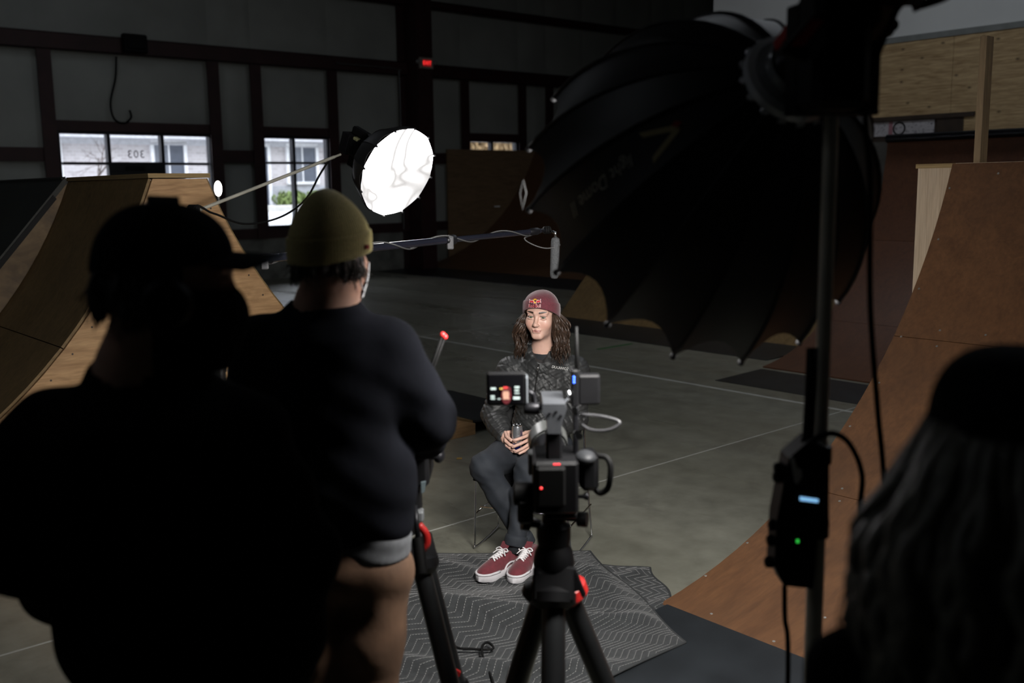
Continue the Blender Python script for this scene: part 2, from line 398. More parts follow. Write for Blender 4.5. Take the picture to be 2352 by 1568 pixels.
def sign_mat():
    m, nt, b = base('printed_banner', .6); vec = coords(nt, (1, 1, 1))
    n = noise(nt, coords(nt, (1, 9, 14)), 3, 6, .7, .8)
    c = ramp(nt, n, [(.36, (.03, .03, .035)), (.44, (.42, .4, .42)), (.6, (.5, .48, .5))])
    sx = nn(nt, 'ShaderNodeSeparateXYZ'); nt.links.new(coords(nt), sx.inputs[0])
    red = math_(nt, 'MULTIPLY', math_(nt, 'GREATER_THAN', sx.outputs[1], .14), math_(nt, 'LESS_THAN', sx.outputs[1], .2))
    c = mix(nt, math_(nt, 'MULTIPLY', red, .7), c, (.28, .03, .06)); nt.links.new(c, b.inputs['Base Color']); return m
sg = root('banner', (AR, 7.23, 2.45), 'white and black printed banner strip on the plywood wall', 'banner', frame='B')
MB().bx(AR - .02, AR - .006, 6.76, 7.75, 2.45, 2.65).build('sheet', sign_mat(), sg)
m = MB(); m.tube([(AR - .021, 7.27 + .085 * math.cos(t), 2.55 + .085 * math.sin(t)) for t in np.linspace(0, 2 * PI, 25)], .012, 6); m.build('ring_mark', m_black, sg)

# exit sign, conduit, wall cables
ex = root('exit_sign', (13.26, 18.0, 4.36), 'lit red exit sign on the steel column', 'exit sign', frame='B')
MB().bx(13.08, 13.44, 17.93, 18.0, 4.36, 4.6, .012).build('housing', mat('beige_sign_housing', (.3, .27, .24), .5), ex)
MB().bx(13.15, 13.37, 17.925, 17.93, 4.41, 4.55).build('face', mat('dim_red_face', (.25, .01, .012), .4, emit=.5), ex)
tv, tf = text_geo('EXIT', .11)
m = MB(); m.add([(13.26 + x, 17.922, 4.48 + y) for x, y, z in tv], tf); m.build('lettering', emitter('exit_red', (1, .03, .03), 1.6), ex)
for s in (-1, 1):
    m = MB(); m.sphere((13.26 + s * .23, 17.95, 4.5), (.05, .05, .045)); m.build('emergency_lamp', mat('lamp_grey' + str(s), (.2, .2, .2), .4), ex)
m = MB(); m.tube(spline([(11.4, 18.6, 4.42), (12.9, 18.6, 4.4), (12.98, 18.6, 4.3), (12.99, 18.6, 3.6), (12.99, 18.6, .9)], 6), .014, 8)
m.build('conduit', mat('grey_conduit', (.14, .15, .15), .4, .5), frame='B', label='thin grey conduit pipe bending down beside the steel column', cat='conduit')
def bwp(x, y, b):
    d = ray(x, y); p = CAMP + d * (b - CAMP @ VA) / (d @ VA); return (p @ UA, p @ VA, p[2])
m = MB(); m.tube(spline([bwp(267, 130, 18.7), bwp(265, 180, 18.72), bwp(254, 235, 18.7), bwp(262, 272, 18.68), bwp(285, 283, 18.68), bwp(301, 270, 18.69), bwp(298, 253, 18.7)], 6), .018, 8)
m.build('hanging_cable', m_black, frame='B', label='black cable hanging with a hooked end above the glass door', cat='cable')
m = MB(); x0, _, z0 = bwp(308, 100, 18.6); m.bx(x0 - .22, x0 + .22, 18.52, 18.64, z0 - .17, z0 + .16, .02); m.bx(x0 - .16, x0 + .16, 18.5, 18.53, z0 - .1, z0 + .1, .01)
m.build('junction_box', m_black, frame='B', label='dark junction box on the long red girt above the glass door', cat='box')

# ---------------------------------------------------------------- outside
def yb_ground(b): return 1.25 * max(0.0, min(1.0, (b - 20.5) / 8.5)) - .05
m = MB(); m.grid(lambda s, t: (-40 + 100 * s, 19.0 + 13 * t, yb_ground(19.0 + 13 * t)), 4, 26)
m.build('ground_outside', mat('pale_asphalt', (.5, .5, .5), .9, var=.15, scale=2), frame='B', loc=(0, 19, 0), kind='structure')
MB().bx(-10, 40, 28.6, 28.85, .9, 1.34, .02).build('kerb', mat('kerb_stone', (.55, .53, .5), .9), frame='B', kind='structure')
def brick_mat():
    m, nt, b = base('white_painted_brick', .8); br = nn(nt, 'ShaderNodeTexBrick'); nt.links.new(coords(nt, (1, 1, 1), (PI / 2, 0, 0)), br.inputs[0])
    br.inputs['Scale'].default_value = 2.6; br.inputs['Color1'].default_value = (.58, .54, .55, 1); br.inputs['Color2'].default_value = (.45, .41, .42, 1); br.inputs['Mortar'].default_value = (.6, .58, .6, 1)
    nt.links.new(br.outputs[0], b.inputs['Base Color']); return m
hb = root('house', (14, 30, 1.2), 'pale painted brick house with white framed windows across the street', 'building', frame='B')
MB().bx(-4, 34, 30, 30.3, 1.95, 3.2).build('brick_wall', brick_mat(), hb)
MB().bx(-4, 34, 30, 30.3, 1.2, 1.95).build('lower_wall', mat('grey_render', (.42, .42, .45), .8), hb)
MB().bx(-4, 34, 29.9, 30.3, 3.2, 3.36).build('fascia', mat('fascia_white', (.5, .5, .53), .7), hb)
MB().bx(-4, 34, 29.3, 30.3, 3.36, 6.0).build('upper_wall', mat('grey_siding', (.46, .46, .49), .7), hb)
m_frame_w = mat('white_window_trim', (.8, .8, .82), .6); m_shade = mat('dark_screen', (.16, .17, .2), .4)
for a0, a1, z0, z1 in ((8.2, 9.25, 2.0, 3.32), (11.8, 12.92, 2.02, 3.34), (14.5, 15.72, 1.25, 3.3), (16.3, 17.5, 2.0, 3.33), (20.5, 21.6, 2.0, 3.3), (26, 27.1, 2, 3.3)):
    w = MB()
    w.bx(a0, a0 + .1, 29.9, 30.02, z0, z1); w.bx(a1 - .1, a1, 29.9, 30.02, z0, z1); w.bx(a0 + .1, a1 - .1, 29.9, 30.02, z1 - .1, z1); w.bx(a0 + .1, a1 - .1, 29.9, 30.02, z0, z0 + .08)
    w = w.build('house_window', m_frame_w, hb)
    MB().bx(a0 + .1, (a0 + a1) / 2 - .02, 29.95, 29.97, z0 + .08, z1 - .1).build('pane', m_shade, w)
    MB().bx((a0 + a1) / 2 + .02, a1 - .1, 29.95, 29.97, z0 + .08, z1 - .1).build('pane', mat('pane_dark', (.09, .1, .13), .3), w)
    MB().bx((a0 + a1) / 2 - .02, (a0 + a1) / 2 + .02, 29.93, 29.98, z0 + .08, z1 - .1).build('meeting_stile', m_frame_w, w)
m_leafy = mat('shrub_green', (.17, .23, .07), .8, var=.5, scale=9)
def leaf_clump(name, c, r, n, label, cat, mm, seed, size=.09):
    g = np.random.default_rng(seed); b = MB()
    for _ in range(n):
        d = nrm(g.normal(size=3)); p = np.array(c) + d * np.array(r) * g.uniform(.55, 1.0) * (1 + .15 * math.sin(7 * d[0] + 5 * d[2]))
        e1 = nrm(np.cross(d + g.normal(size=3) * .6, [0, 0, 1])); e2 = nrm(np.cross(e1, d + g.normal(size=3) * .5)); s = size * g.uniform(.6, 1.3)
        b.add([p - e1 * s * .4, p - e2 * s, p + e1 * s * .4, p + e2 * s], [(0, 1, 2, 3)])
    return b.build(name, mm, frame='B', loc=(c[0], c[1], c[2] - r[2]), label=label, cat=cat)
for k, (aa, ra, rz) in enumerate(((15.95, .55, .32), (16.95, .6, .27))):
    leaf_clump('shrub', (aa, 29.2, 1.48), (ra, .4, rz), 900, ['rounded green shrub against the house wall, left of the middle mullion', 'low green shrub against the house wall, right of the middle mullion'][k], 'shrub', m_leafy, k)['group'] = 'shrubs along the house'
g = np.random.default_rng(3)
for k, (aa, bb, zz) in enumerate(((22.6, 27, 3.4), (24.2, 27.5, 3.3))):
    leaf_clump('autumn_tree', (aa, bb, zz), (1.2, 1.0, 1.5), 3200, ['yellowing tree seen through the small far window, left one', 'yellowing tree seen through the small far window, right one'][k], 'tree', mat('autumn_leaf%d' % k, [(.3, .2, .1), (.3, .29, .07)][k], .8, var=.5), 20 + k, .13)['group'] = 'autumn trees outside'
tb = MB()
def branch(p, d, L, r, depth):
    q = p + d * L; tb.tube([p, (p + q) / 2 + g.normal(size=3) * L * .05, q], [r, r * .8, r * .6], 5)
    if depth:
        for _ in range(3): branch(q - d * L * g.uniform(0, .4), nrm(d + g.normal(size=3) * .5), L * g.uniform(.55, .75), r * .5, depth - 1)
branch(V(7.75, 24.2, .4), nrm(V(.12, 0, 1)), 1.5, .06, 4)
tb.build('bare_tree', mat('bark', (.14, .11, .1), .9), frame='B', loc=(7.75, 24.2, .4), label='bare thin branched tree outside the glass door', cat='tree')

# ---------------------------------------------------------------- ramps
m_brown = wood('worn_brown_ramp_ply', (.085, .036, .014), (.165, .075, .03), (.7, 5, 5), 1.6, .55, 1.4, worn=((.055, .028, .014), (1.1, 1.1, 1.1), .55))
m_spine = wood('weathered_ramp_ply', (.15, .09, .03), (.26, .165, .065), (.8, 5, 5), 1.4, .6, 1.2, worn=((.05, .03, .012), (.8, .8, .8), .5))
m_redply = wood('red_brown_ramp_ply', (.07, .024, .009), (.12, .044, .017), (.7, 5, 5), 1.5, .5, 1.2)
m_farply = wood('far_ramp_ply', (.11, .052, .024), (.18, .09, .042), (.7, 5, 5), 1.5, .5, 1.2)
m_face_ply = wood('fresh_orange_plywood', (.34, .18, .075), (.6, .37, .18), (.9, 6, 7), 1.6, .6, 2.4)
m_pale_ply = wood('pale_fir_plywood', (.42, .31, .2), (.62, .5, .37), (5, 9, .5), 2.2, .6, 1.0)
m_edge_ply = wood('plywood_edge', (.2, .13, .05), (.42, .29, .13), (.4, .4, 22), 3, .7, .3)
m_plate = mat('dark_steel_plate', (.018, .021, .024), .42, .3, var=.35, scale=4)
m_dkgrey = mat('charcoal_ramp_paint', (.018, .02, .016), .6, var=.25, scale=2)
m_screw = mat('zinc_screw', (.5, .48, .44), .35, .8)

def quarter(name, label, t, R, h, b0, b1, sgn, m_surf, sheets_b, arc0=.02, n_arc=3, deck=None, side=(None, None), plate=None, m_back=None, screws=False, frame_floor=True):
    """t: tangent line a; sgn +1 rises with a; b0<b1"""
    rt = root(name, (t, (b0 + b1) / 2, 0), label, 'ramp', frame='B')
    th0 = math.acos(max(-1, 1 - arc0 / R)); th1 = math.acos(1 - h / R)
    P = lambda th, o=0.0: (t + sgn * (R - o * -1) * math.sin(th) * 1.0 if False else t + sgn * (R + o) * math.sin(th), R - (R + o) * math.cos(th))
    bs = sheets_b
    for i in range(n_arc):
        ta, tb_ = th0 + (th1 - th0) * i / n_arc + (.0008 if i else 0), th0 + (th1 - th0) * (i + 1) / n_arc - .0008
        for j in range(len(bs) - 1):
            m = MB(); y0, y1 = bs[j] + .001, bs[j + 1] - .001; n = 8
            vs_ = []
            for k in range(n + 1):
                th = ta + (tb_ - ta) * k / n
                x, z = P(th); x2, z2 = P(th, .012)
                vs_ += [(x, y0, z), (x, y1, z), (x2, y0, max(z2, 0.001)), (x2, y1, max(z2, 0.001))]
            fs = []
            for k in range(n):
                o = 4 * k
                fs += [(o, o + 1, o + 5, o + 4), (o + 2, o + 6, o + 7, o + 3), (o, o + 4, o + 6, o + 2), (o + 1, o + 3, o + 7, o + 5)]
            fs += [(0, 2, 3, 1), (4 * n, 4 * n + 1, 4 * n + 3, 4 * n + 2)]
            m.add(vs_, fs); m.build('plywood_sheet', m_surf, rt, smooth=True, sharp=40)
    xt, zt = P(th1)
    prof = [P(th0 + (th1 - th0) * k / 20, .013) for k in range(21)]
    prof = [(x, max(z, .001)) for x, z in prof]
    dw = deck or .3
    xe = xt + sgn * dw
    for bb, dirn, mm in ((b0, 1, side[0]), (b1, -1, side[1])):
        if mm is None: continue
        poly = [(x, z) for x, z in prof] + [(xe, h - .02), (xe, 0.001)]
        MB().prism(poly, (0, bb, 0), (1, 0, 0), (0, 0, 1), (0, dirn * .018, 0)).build('side_panel', mm, rt)
    if deck:
        MB().bx(xt + sgn * .02, xe, b0, b1, h - .02, h).build('deck', m_edge_ply if m_back is None else m_back, rt)
        MB().bx(xe - .01, xe + .01, b0, b1, 0.001, h - .02).build('back_panel', m_back or m_face_ply, rt)
    if plate:
        x0, x1, y0, y1, z1 = plate
        m = MB(); m.add([(x0, y0, .0005), (x0, y1, .0005), (x1, y1, z1), (x1, y0, z1), (x0, y0, .004), (x0, y1, .004), (x1, y1, z1 + .005), (x1, y0, z1 + .005)], [(0, 1, 2, 3), (4, 7, 6, 5), (0, 4, 5, 1), (1, 5, 6, 2), (2, 6, 7, 3), (3, 7, 4, 0)])
        m.build('transition_plate', m_plate, rt)
    if screws:
        m = MB()
        for i in range(n_arc + 1):
            for dth in ((.018,) if i == 0 else (-.018,) if i == n_arc else (-.016, .016)):
                th = th0 + (th1 - th0) * i / n_arc + dth
                for bb in np.arange(b0 + .05, b1, .3):
                    x, z = P(th + random.uniform(-.006, .006), -.001); m.lathe([(.007, 0), (.006, .0012)], (x, bb + random.uniform(-.05, .05), z), (-sgn * math.sin(th), 0, math.cos(th)), 6)
        for th in np.arange(th0 + .1, th1, .105):
            for bb in (b1 - .03, b1 - .62, b1 - 1.2, b1 - 1.85, b1 - 2.4):
                x, z = P(th, -.001); m.lathe([(.007, 0), (.006, .0012)], (x, bb + random.uniform(-.02, .02), z), (-sgn * math.sin(th), 0, math.cos(th)), 6)
        m.build('screw_heads', m_screw, rt, kind='stuff', label='small zinc screw heads in the ramp sheets')
    return rt
# near right quarter pipe
qp = quarter('quarter_pipe', 'large orange-brown plywood quarter pipe on the right with screw heads', 2.85, 3.0, 1.9, -3.0, 2.67, 1, m_brown, [-3.0, -2.2, .23, 2.67], arc0=.015, n_arc=3, deck=1.5, side=(m_face_ply, m_pale_ply), plate=(2.5, 3.2, -3.0, 2.64, .012), m_back=m_pale_ply, screws=True)
MB().bx(5.66, 7.1, 2.67, 2.88, 0.001, 1.875).build('deck_end_box', m_pale_ply, qp)
MB().bx(5.65, 7.12, 2.66, 2.89, 1.875, 1.9).build('deck_edge', m_edge_ply, qp)
m = MB(); m.bx(5.93, 6.02, 2.645, 2.683, 1.9, 2.62)
m.build('timber_post', wood('post_timber', (.2, .13, .07), (.4, .28, .15), (6, 6, .6), 2), frame='B', label='short upright timber post on the deck of the near quarter pipe', cat='post')
m = MB(); c = bwp(2290, 368, 2.2); m.sphere((6.65, 2.55, 1.935), (.2, .12, .035), 14, 8)
m.build('blue_pad', mat('blue_vinyl', (.01, .05, .12), .5), frame='B', label='blue rounded pad lying on the quarter pipe deck behind the timber post', cat='pad')
# farther ramps on the right
q3 = quarter('quarter_pipe', 'red-brown quarter pipe with black plate and coping, behind the near ramp', 8.0, 2.5, 2.25, -2.0, 5.7, 1, m_redply, [-2.0, .82, 3.26, 5.7], arc0=.012, deck=1.6, side=(m_redply, m_dkgrey), plate=(7.38, 8.1, -2.0, 5.62, .012), m_back=m_dkgrey)
m = MB(); m.tube([(10.47, -2, 2.27), (10.47, 5.7, 2.27)], .045, 10); m.build('coping', m_black_m, q3, smooth=True)
MB().bx(10.5, 12.0, 5.7, 5.98, .001, 2.24).build('deck_end_box', mat('grey_box_paint', (.09, .09, .085), .7), q3)
bk = root('bank_ramp', (9.5, 8, 0), 'flat brown bank ramp with a black plate, behind the large softbox', 'ramp', frame='B')
for y0, y1 in ((5.9, 7.9), (7.902, 9.9)):
    m = MB(); m.prism([(9.45, .012), (10.65, 1.18), (10.65, 1.16), (9.46, .0)], (0, y0, 0), (1, 0, 0), (0, 0, 1), (0, y1 - y0, 0)); m.build('plywood_sheet', m_spine, bk)
MB().prism([(9.47, .001), (10.64, 1.15), (12.0, 1.15), (12.0, .001)], (0, 9.88, 0), (1, 0, 0), (0, 0, 1), (0, .018, 0)).build('side_panel', m_dkgrey, bk)
MB().bx(10.64, 12.0, 5.9, 9.9, 1.15, 1.18).build('deck', m_spine, bk)
MB().bx(11.98, 12.0, 5.9, 9.88, .001, 1.15).build('back_panel', m_dkgrey, bk)
m = MB(); m.add([(8.6, 5.9, .001), (8.6, 9.9, .001), (9.5, 9.9, .02), (9.5, 5.9, .02), (8.6, 5.9, .006), (8.6, 9.9, .006), (9.5, 9.9, .03), (9.5, 5.9, .03)], [(0, 1, 2, 3), (4, 7, 6, 5), (0, 4, 5, 1), (1, 5, 6, 2), (2, 6, 7, 3), (3, 7, 4, 0)]); m.build('transition_plate', m_plate, bk)
q1 = quarter('quarter_pipe', 'tall dark brown quarter pipe at the far end of the hall below the small window', 12.9, 4.5, 2.68, 11.2, 18.6, 1, m_farply, [11.2, 13.7, 16.15, 18.6], arc0=.03, n_arc=4, deck=1.5, side=(m_dkgrey, m_dkgrey), plate=(12.2, 13.45, 11.2, 18.55, .03), m_back=m_dkgrey)
m = MB(); m.bx(14.27, 17.3, 18.62, 18.65, .0, 2.69); m.build('backboard', wood('dark_backboard_ply', (.17, .11, .06), (.3, .2, .115), (.6, 3, 5), 1.6, .6, 1.5), frame='B', label='dark plywood backboard below the small far window', cat='board')
lb = MB(); c = bwp(1140, 474, 16.5); lb.bx(c[0] - .06, c[0] + .06, 16.45, 16.5, c[2] - .012, c[2] + .014); lb.build('paper_tag', mat('white_paper', (.8, .8, .8), .6), q1)
for o_ in (qp, q3, q1): o_['group'] = 'quarter pipes of the skate hall'
# spine ramp on the left
SB0, SB1 = 5.61, 7.0
sp = root('spine_ramp', (2.37, 6.3, 0), 'double-sided spine ramp with orange plywood end panel behind the two men', 'ramp', frame='B')
Rr, hh, tr_, tl_ = 2.9, 1.88, 5.25, -.525
def arcp(s, t, th, o=0.0): return (t + s * (Rr + o) * math.sin(th), Rr - (Rr + o) * math.cos(th))
th1 = math.acos(1 - hh / Rr); thr0 = math.acos(1 - .1 / Rr); thl0 = math.acos(1 - .02 / Rr)
for s, t, t0 in ((-1, tr_, thr0), (1, tl_, thl0)):
    for i in range(3):
        ta, tb_ = t0 + (th1 - t0) * i / 3 + .001, t0 + (th1 - t0) * (i + 1) / 3 - .001
        pts = [arcp(s, t, ta + (tb_ - ta) * k / 8) for k in range(9)] + [arcp(s, t, ta + (tb_ - ta) * k / 8, .015) for k in range(8, -1, -1)]
        MB().prism(pts, (0, SB0 + .002, 0), (1, 0, 0), (0, 0, 1), (0, SB1 - SB0 - .004, 0)).build('plywood_sheet', m_spine, sp, smooth=True, sharp=40)
pr = [arcp(-1, tr_, thr0 + (th1 - thr0) * k / 18, .016) for k in range(19)]; pl = [arcp(1, tl_, th1 + (thl0 - th1) * k / 18, .016) for k in range(19)]
pts = [(pr[0][0], .001)] + pr + pl + [(pl[-1][0], .001)]
pts = [(x, max(z, .001)) for x, z in pts]
# two sheets of end panel with a vertical joint
MB().prism(pts, (0, SB0 - .018, 0), (1, 0, 0), (0, 0, 1), (0, .018, 0)).build('end_panel', m_face_ply, sp)
MB().bx(arcp(1, tl_, th1)[0] - .01, arcp(-1, tr_, th1)[0] + .01, SB0 - .02, SB1, hh, hh + .025).build('deck', m_edge_ply, sp)
m = MB()
for k in range(1, 18):
    for pr_, dx in ((pr[k], -.04), (pl[k], .04)): m.lathe([(.006, 0), (.005, .002)], (pr_[0] + dx, SB0 - .0185, pr_[1] - .03), (0, -1, 0), 6)
m.build('screw_heads', mat('dark_screw', (.06, .04, .03), .5), sp, kind='stuff')
x0 = arcp(-1, tr_, thr0)[0]
m = MB(); m.add([(x0 - .01, SB0, .105), (x0 - .01, SB1, .105), (5.35, SB1, .002), (5.35, SB0, .002), (x0 - .01, SB0, .09), (x0 - .01, SB1, .09), (5.33, SB1, .0005), (5.33, SB0, .0005)], [(0, 3, 2, 1), (4, 5, 6, 7), (0, 1, 5, 4), (1, 2, 6, 5), (2, 3, 7, 6), (3, 0, 4, 7)]); m.build('transition_plate', m_plate, sp)
# dark bank beyond it
db = root('bank_ramp', (1.5, 9, 0), 'black painted bank ramp with a knotty wooden side board, far left', 'ramp', frame='B')
m_knot = wood('knotty_pine_board', (.1, .06, .026), (.25, .165, .08), (1.3, 6, 1.6), 1.5, .6, 3.0, knots=((.9, 1, .9), 2.1, .1, (PI / 2, 0, 0)), worn=((.03, .02, .015), (3, 3, 3), .8))
poly = [(.55, .001), (2.15, 1.86), (2.43, 1.86), (2.43, .001)]
MB().prism(poly, (0, SB1 + .004, 0), (1, 0, 0), (0, 0, 1), (0, .03, 0)).build('side_panel', m_knot, db)
MB().prism([(.5, .002), (2.17, 1.91), (2.17, 1.86), (.56, .0005)], (0, SB1 - .02, 0), (1, 0, 0), (0, 0, 1), (0, 5.5, 0)).build('plywood_sheet', m_dkgrey, db)
MB().prism([(.62, .11), (2.08, 1.79), (2.1, 1.765), (.66, .105)], (0, SB1 - .03, 0), (1, 0, 0), (0, 0, 1), (0, .03, 0)).build('edge_strip', m_black, db)
MB().bx(2.15, 2.45, SB1, SB1 + 5.48, 1.86, 1.9).build('deck', m_dkgrey, db)
MB().bx(2.43, 2.45, SB1 + .01, SB1 + 5.48, .001, 1.86).build('back_panel', m_dkgrey, db)
MB().bx(2.2, 2.43, SB1 + 5.44, SB1 + 5.46, .001, 1.86).build('end_panel', m_dkgrey, db)
# added glowing panels under the closed roof, unseen, to brighten walls and ramps
for k, (a0, a1, b0, b1, st_) in enumerate(ROOF_FILLS):
    m_fill = emitter('roof_fill_panel%d' % k, (.86, .92, 1.0), FILL_L * st_, True)
    MB().bx(a0, a1, b0, b1, ZC - .03, ZC - .01).build('window_%d' % (k + 4), m_fill, frame='B', kind='structure')  # fill panel added out of view; the ceiling has no opening here
# ================================================================ LIGHTING GEAR
m_fabric = mat('black_softbox_fabric', (.0055, .0055, .006), .5, spec=.35, var=.2, scale=30, bmp=.1, bscale=300, bdist=.001)
m_silver_in = mat('silver_lining', (.28, .28, .29), .4, .3)
m_rib = mat('black_fibre_rib', (.012, .012, .013), .6, spec=.2)
m_chrome = mat('chrome', (.72, .73, .75), .14, 1.0, var=.04)
m_stand = mat('brushed_steel_pole', (.6, .58, .5), .35, .35, var=.15)
m_stand_b = mat('black_stand_enamel', (.016, .016, .017), .35, .4)
m_red = mat('red_plastic', (.42, .016, .014), .4)
m_reddim = mat('red_anodised', (.25, .012, .012), .4, .3)
m_rubber = mat('black_rubber', (.0045, .0045, .0045), .65, spec=.12)
m_gold = mat('gold_print', (.32, .26, .12), .5); m_lightprint = mat('pale_print', (.3, .29, .25), .6)

def pxb(x0, y0, x1, y1, Y, dep, bev=.004):
    p, q = atY(x0, y0, Y), atY(x1, y1, Y); m = MB(); m.bx(min(p[0], q[0]), max(p[0], q[0]), Y, Y + dep, min(p[2], q[2]), max(p[2], q[2]), bev); return m
def pxquad(pts, Y, mm, nme, rt, th=.003):
    m = MB(); A_ = [atY(x, y, Y) for x, y in pts]; B_ = [p + V(0, th, 0) for p in A_]; n = len(pts)
    m.add(A_ + B_, [tuple(range(n)), tuple(range(2 * n - 1, n - 1, -1))] + [(i, i + n, (i + 1) % n + n, (i + 1) % n) for i in range(n)])
    return m.build(nme, mm, rt)
def dome(rt, hub, ax, R, dep, ph, nrib, rhub, m_diff, dif_s=.9, sag=.05, rod=.004):
    """parabolic softbox shell as separate gore panels, ribs, lining and lit diffuser; returns surface function"""
    ax = nrm(ax); e1 = nrm(np.cross(ax, [0, 0, 1])); e2 = np.cross(e1, ax)
    def pt(s, ang, k=1.0):
        f = s * math.radians(78); q = (1 - math.cos(f)) / (1 - math.cos(math.radians(78))); r = rhub + (R - rhub) * math.sin(f) / math.sin(math.radians(78))
        return hub + ax * dep * (.35 * s + .65 * q) + k * r * (math.cos(ang) * e1 + math.sin(ang) * e2)
    st = 2 * PI / nrib
    def gore(i):
        def fn(w, s):
            bow = 4 * w * (1 - w); s2 = s * (1 - .085 * bow * s)
            return pt(s2, ph + (i + w) * st, 1 - sag * bow * (.3 + .7 * s))
        return fn
    for i in range(nrib):
        m = MB(); m.cm = 0; m.grid(gore(i), 8, 14)
        g_ = gore(i); m.cm = 1; m.grid(lambda w, s: g_(1 - w, s) + nrm(hub + ax * dep * .6 - g_(1 - w, s)) * .006, 8, 14)
        m.build('fabric_panel', [m_fabric, m_silver_in], rt, smooth=True)
        m = MB(); m.tube([pt(s, ph + i * st, 1.006) for s in np.linspace(0, 1.0, 14)], rod, 6); m.sphere(pt(1.0, ph + i * st, 1.0), rod * 2.2, 8, 6); m.build('rib', m_rib, rt, smooth=True)
    m = MB(); c = hub + ax * dep * (.35 * dif_s + .65 * (1 - math.cos(dif_s * math.radians(78))) / (1 - math.cos(math.radians(78))))
    def dif(w, s):
        a_ = 2 * PI * w; i = int(((a_ - ph) % (2 * PI)) / st); frac = (((a_ - ph) % (2 * PI)) / st) % 1; bow = 4 * frac * (1 - frac)
        p = pt(dif_s, a_, .99 * (1 - sag * bow)); q = c + (p - c) * s
        return q - ax * dep * .05 * (1 - s * s)
    m.grid(dif, 64, 8, closed_u=True)
    m.f = [f if np.dot(np.cross(np.array(m.v[f[1]]) - np.array(m.v[f[0]]), np.array(m.v[f[2]]) - np.array(m.v[f[0]])), ax) >= 0 else f[::-1] for f in m.f]
    m.build('diffuser', m_diff, rt, smooth=True)
    return pt, gore

def lit_cloth(name, col, strength, ax, fold):
    """glowing white cloth; crease shading is painted into the glow as dim noise lines"""
    m, nt, b = base(name, .7)
    n = noise(nt, coords(nt, (1, 1, 1)), fold[0], 2, .4, 1.2)
    line = ramp(nt, math_(nt, 'ABSOLUTE', math_(nt, 'SUBTRACT', n, .5)), [(0.0, (fold[1],) * 3), (fold[2] * .45, (fold[1] * 2.6,) * 3), (fold[2], (1, 1, 1))])  # random dim lines stand in for the shade of folds
    c = mix(nt, 1.0, line, col, 'MULTIPLY')
    bk_ = nn(nt, 'ShaderNodeNewGeometry'); c = mix(nt, bk_.outputs['Backfacing'], c, (0, 0, 0))
    b.inputs['Base Color'].default_value = (.8, .8, .8, 1); nt.links.new(c, b.inputs['Emission Color']); b.inputs['Emission Strength'].default_value = strength
    return m

# --- key softbox
RC = V(.46645, 2.5347, 1.76303); KAX = nrm(V(-.22969, .8374, -.49599)); KHUB = RC - KAX * .5
sb = root('softbox', RC - V(0, 0, .44), 'huge black domed softbox seen from behind, with ribs and printed lettering', 'softbox')
kpt, kgore = dome(sb, KHUB, KAX, .44, .5, 2.40175, 16, .085, lit_cloth('key_diffuser', (1, .97, .93), KEY_L, KAX, (3, .9, .05)), dif_s=.58)
# lettering printed on one gore
g2 = kgore(2)
def on_gore(tv, s0, w0, ks, kw, lift=.002):
    out = []
    for x, y, z in tv:
        s = s0 + x * ks; w = w0 + y * kw; p = g2(w, s); n = nrm(np.cross(g2(min(1, w + .02), s) - p, g2(w, min(1, s + .02)) - p))
        if n @ (p - (KHUB + KAX * .3)) < 0: n = -n
        out.append(p + n * lift)
    return out
tv, tf = text_geo('light Dome II', .06, shear=.25)
m = MB(); m.add(on_gore(tv, .70, .5, 1.1, 5.2), tf); m.build('lettering', m_lightprint, sb)
for pts, mm in (([(-.012, -.05), (.012, -.05), (.055, .035), (.035, .035)], m_gold), ([(.012, -.05), (-.012, -.05), (-.055, .035), (-.035, .035)], m_gold), ([(-.03, -.05), (-.012, -.062), (.0, -.05), (-.02, -.035)], m_reddim)):
    m = MB(); m.add(on_gore([(y * 1.2, x * 1.4, 0) for x, y in pts], .40, .5, 1.3, 4.5), [tuple(range(len(pts)))]); m.build('logo_mark', mm, sb)
# speed ring
m = MB(); m.lathe([(.085, 0), (.1, .006), (.104, .02), (.098, .034), (.09, .04), (.082, .036), (.08, .0)], KHUB - KAX * .02, KAX, 32, False)
for k in range(16):
    t = 2 * PI * k / 16; e1 = nrm(np.cross(KAX, [0, 0, 1])); e2 = np.cross(e1, KAX); m.box(KHUB + KAX * .01 + .1 * (math.cos(t) * e1 + math.sin(t) * e2), (.018, .018, .018), np.array([math.cos(t) * e1 + math.sin(t) * e2, KAX, np.cross(math.cos(t) * e1 + math.sin(t) * e2, KAX)]).T, .003)
m.build('speed_ring', mat('bright_ring', (.8, .82, .85), .22, .45), sb, smooth=True, sharp=35)
m = MB(); m.lathe([(.084, 0), (.07, -.012), (.066, -.03)], KHUB - KAX * .02, KAX, 28); m.build('mount_collar', mat('dark_collar', (.3, .31, .32), .25, .5), sb, smooth=True, sharp=35)
# small strap tag on the rim
m = MB(); q = kpt(1.0, 2.40175 + 2.0 * PI / 8 * .93, 1.0); m.tube([q + V(-.01, 0, .05), q + V(-.018, 0, .02), q + V(-.012, 0, -.02), q + V(-.003, 0, .02), q + V(-.01, 0, .05)], .0022, 6); m.build('velcro_tab', mat('grey_tab', (.05, .05, .05), .8, spec=.1), sb)

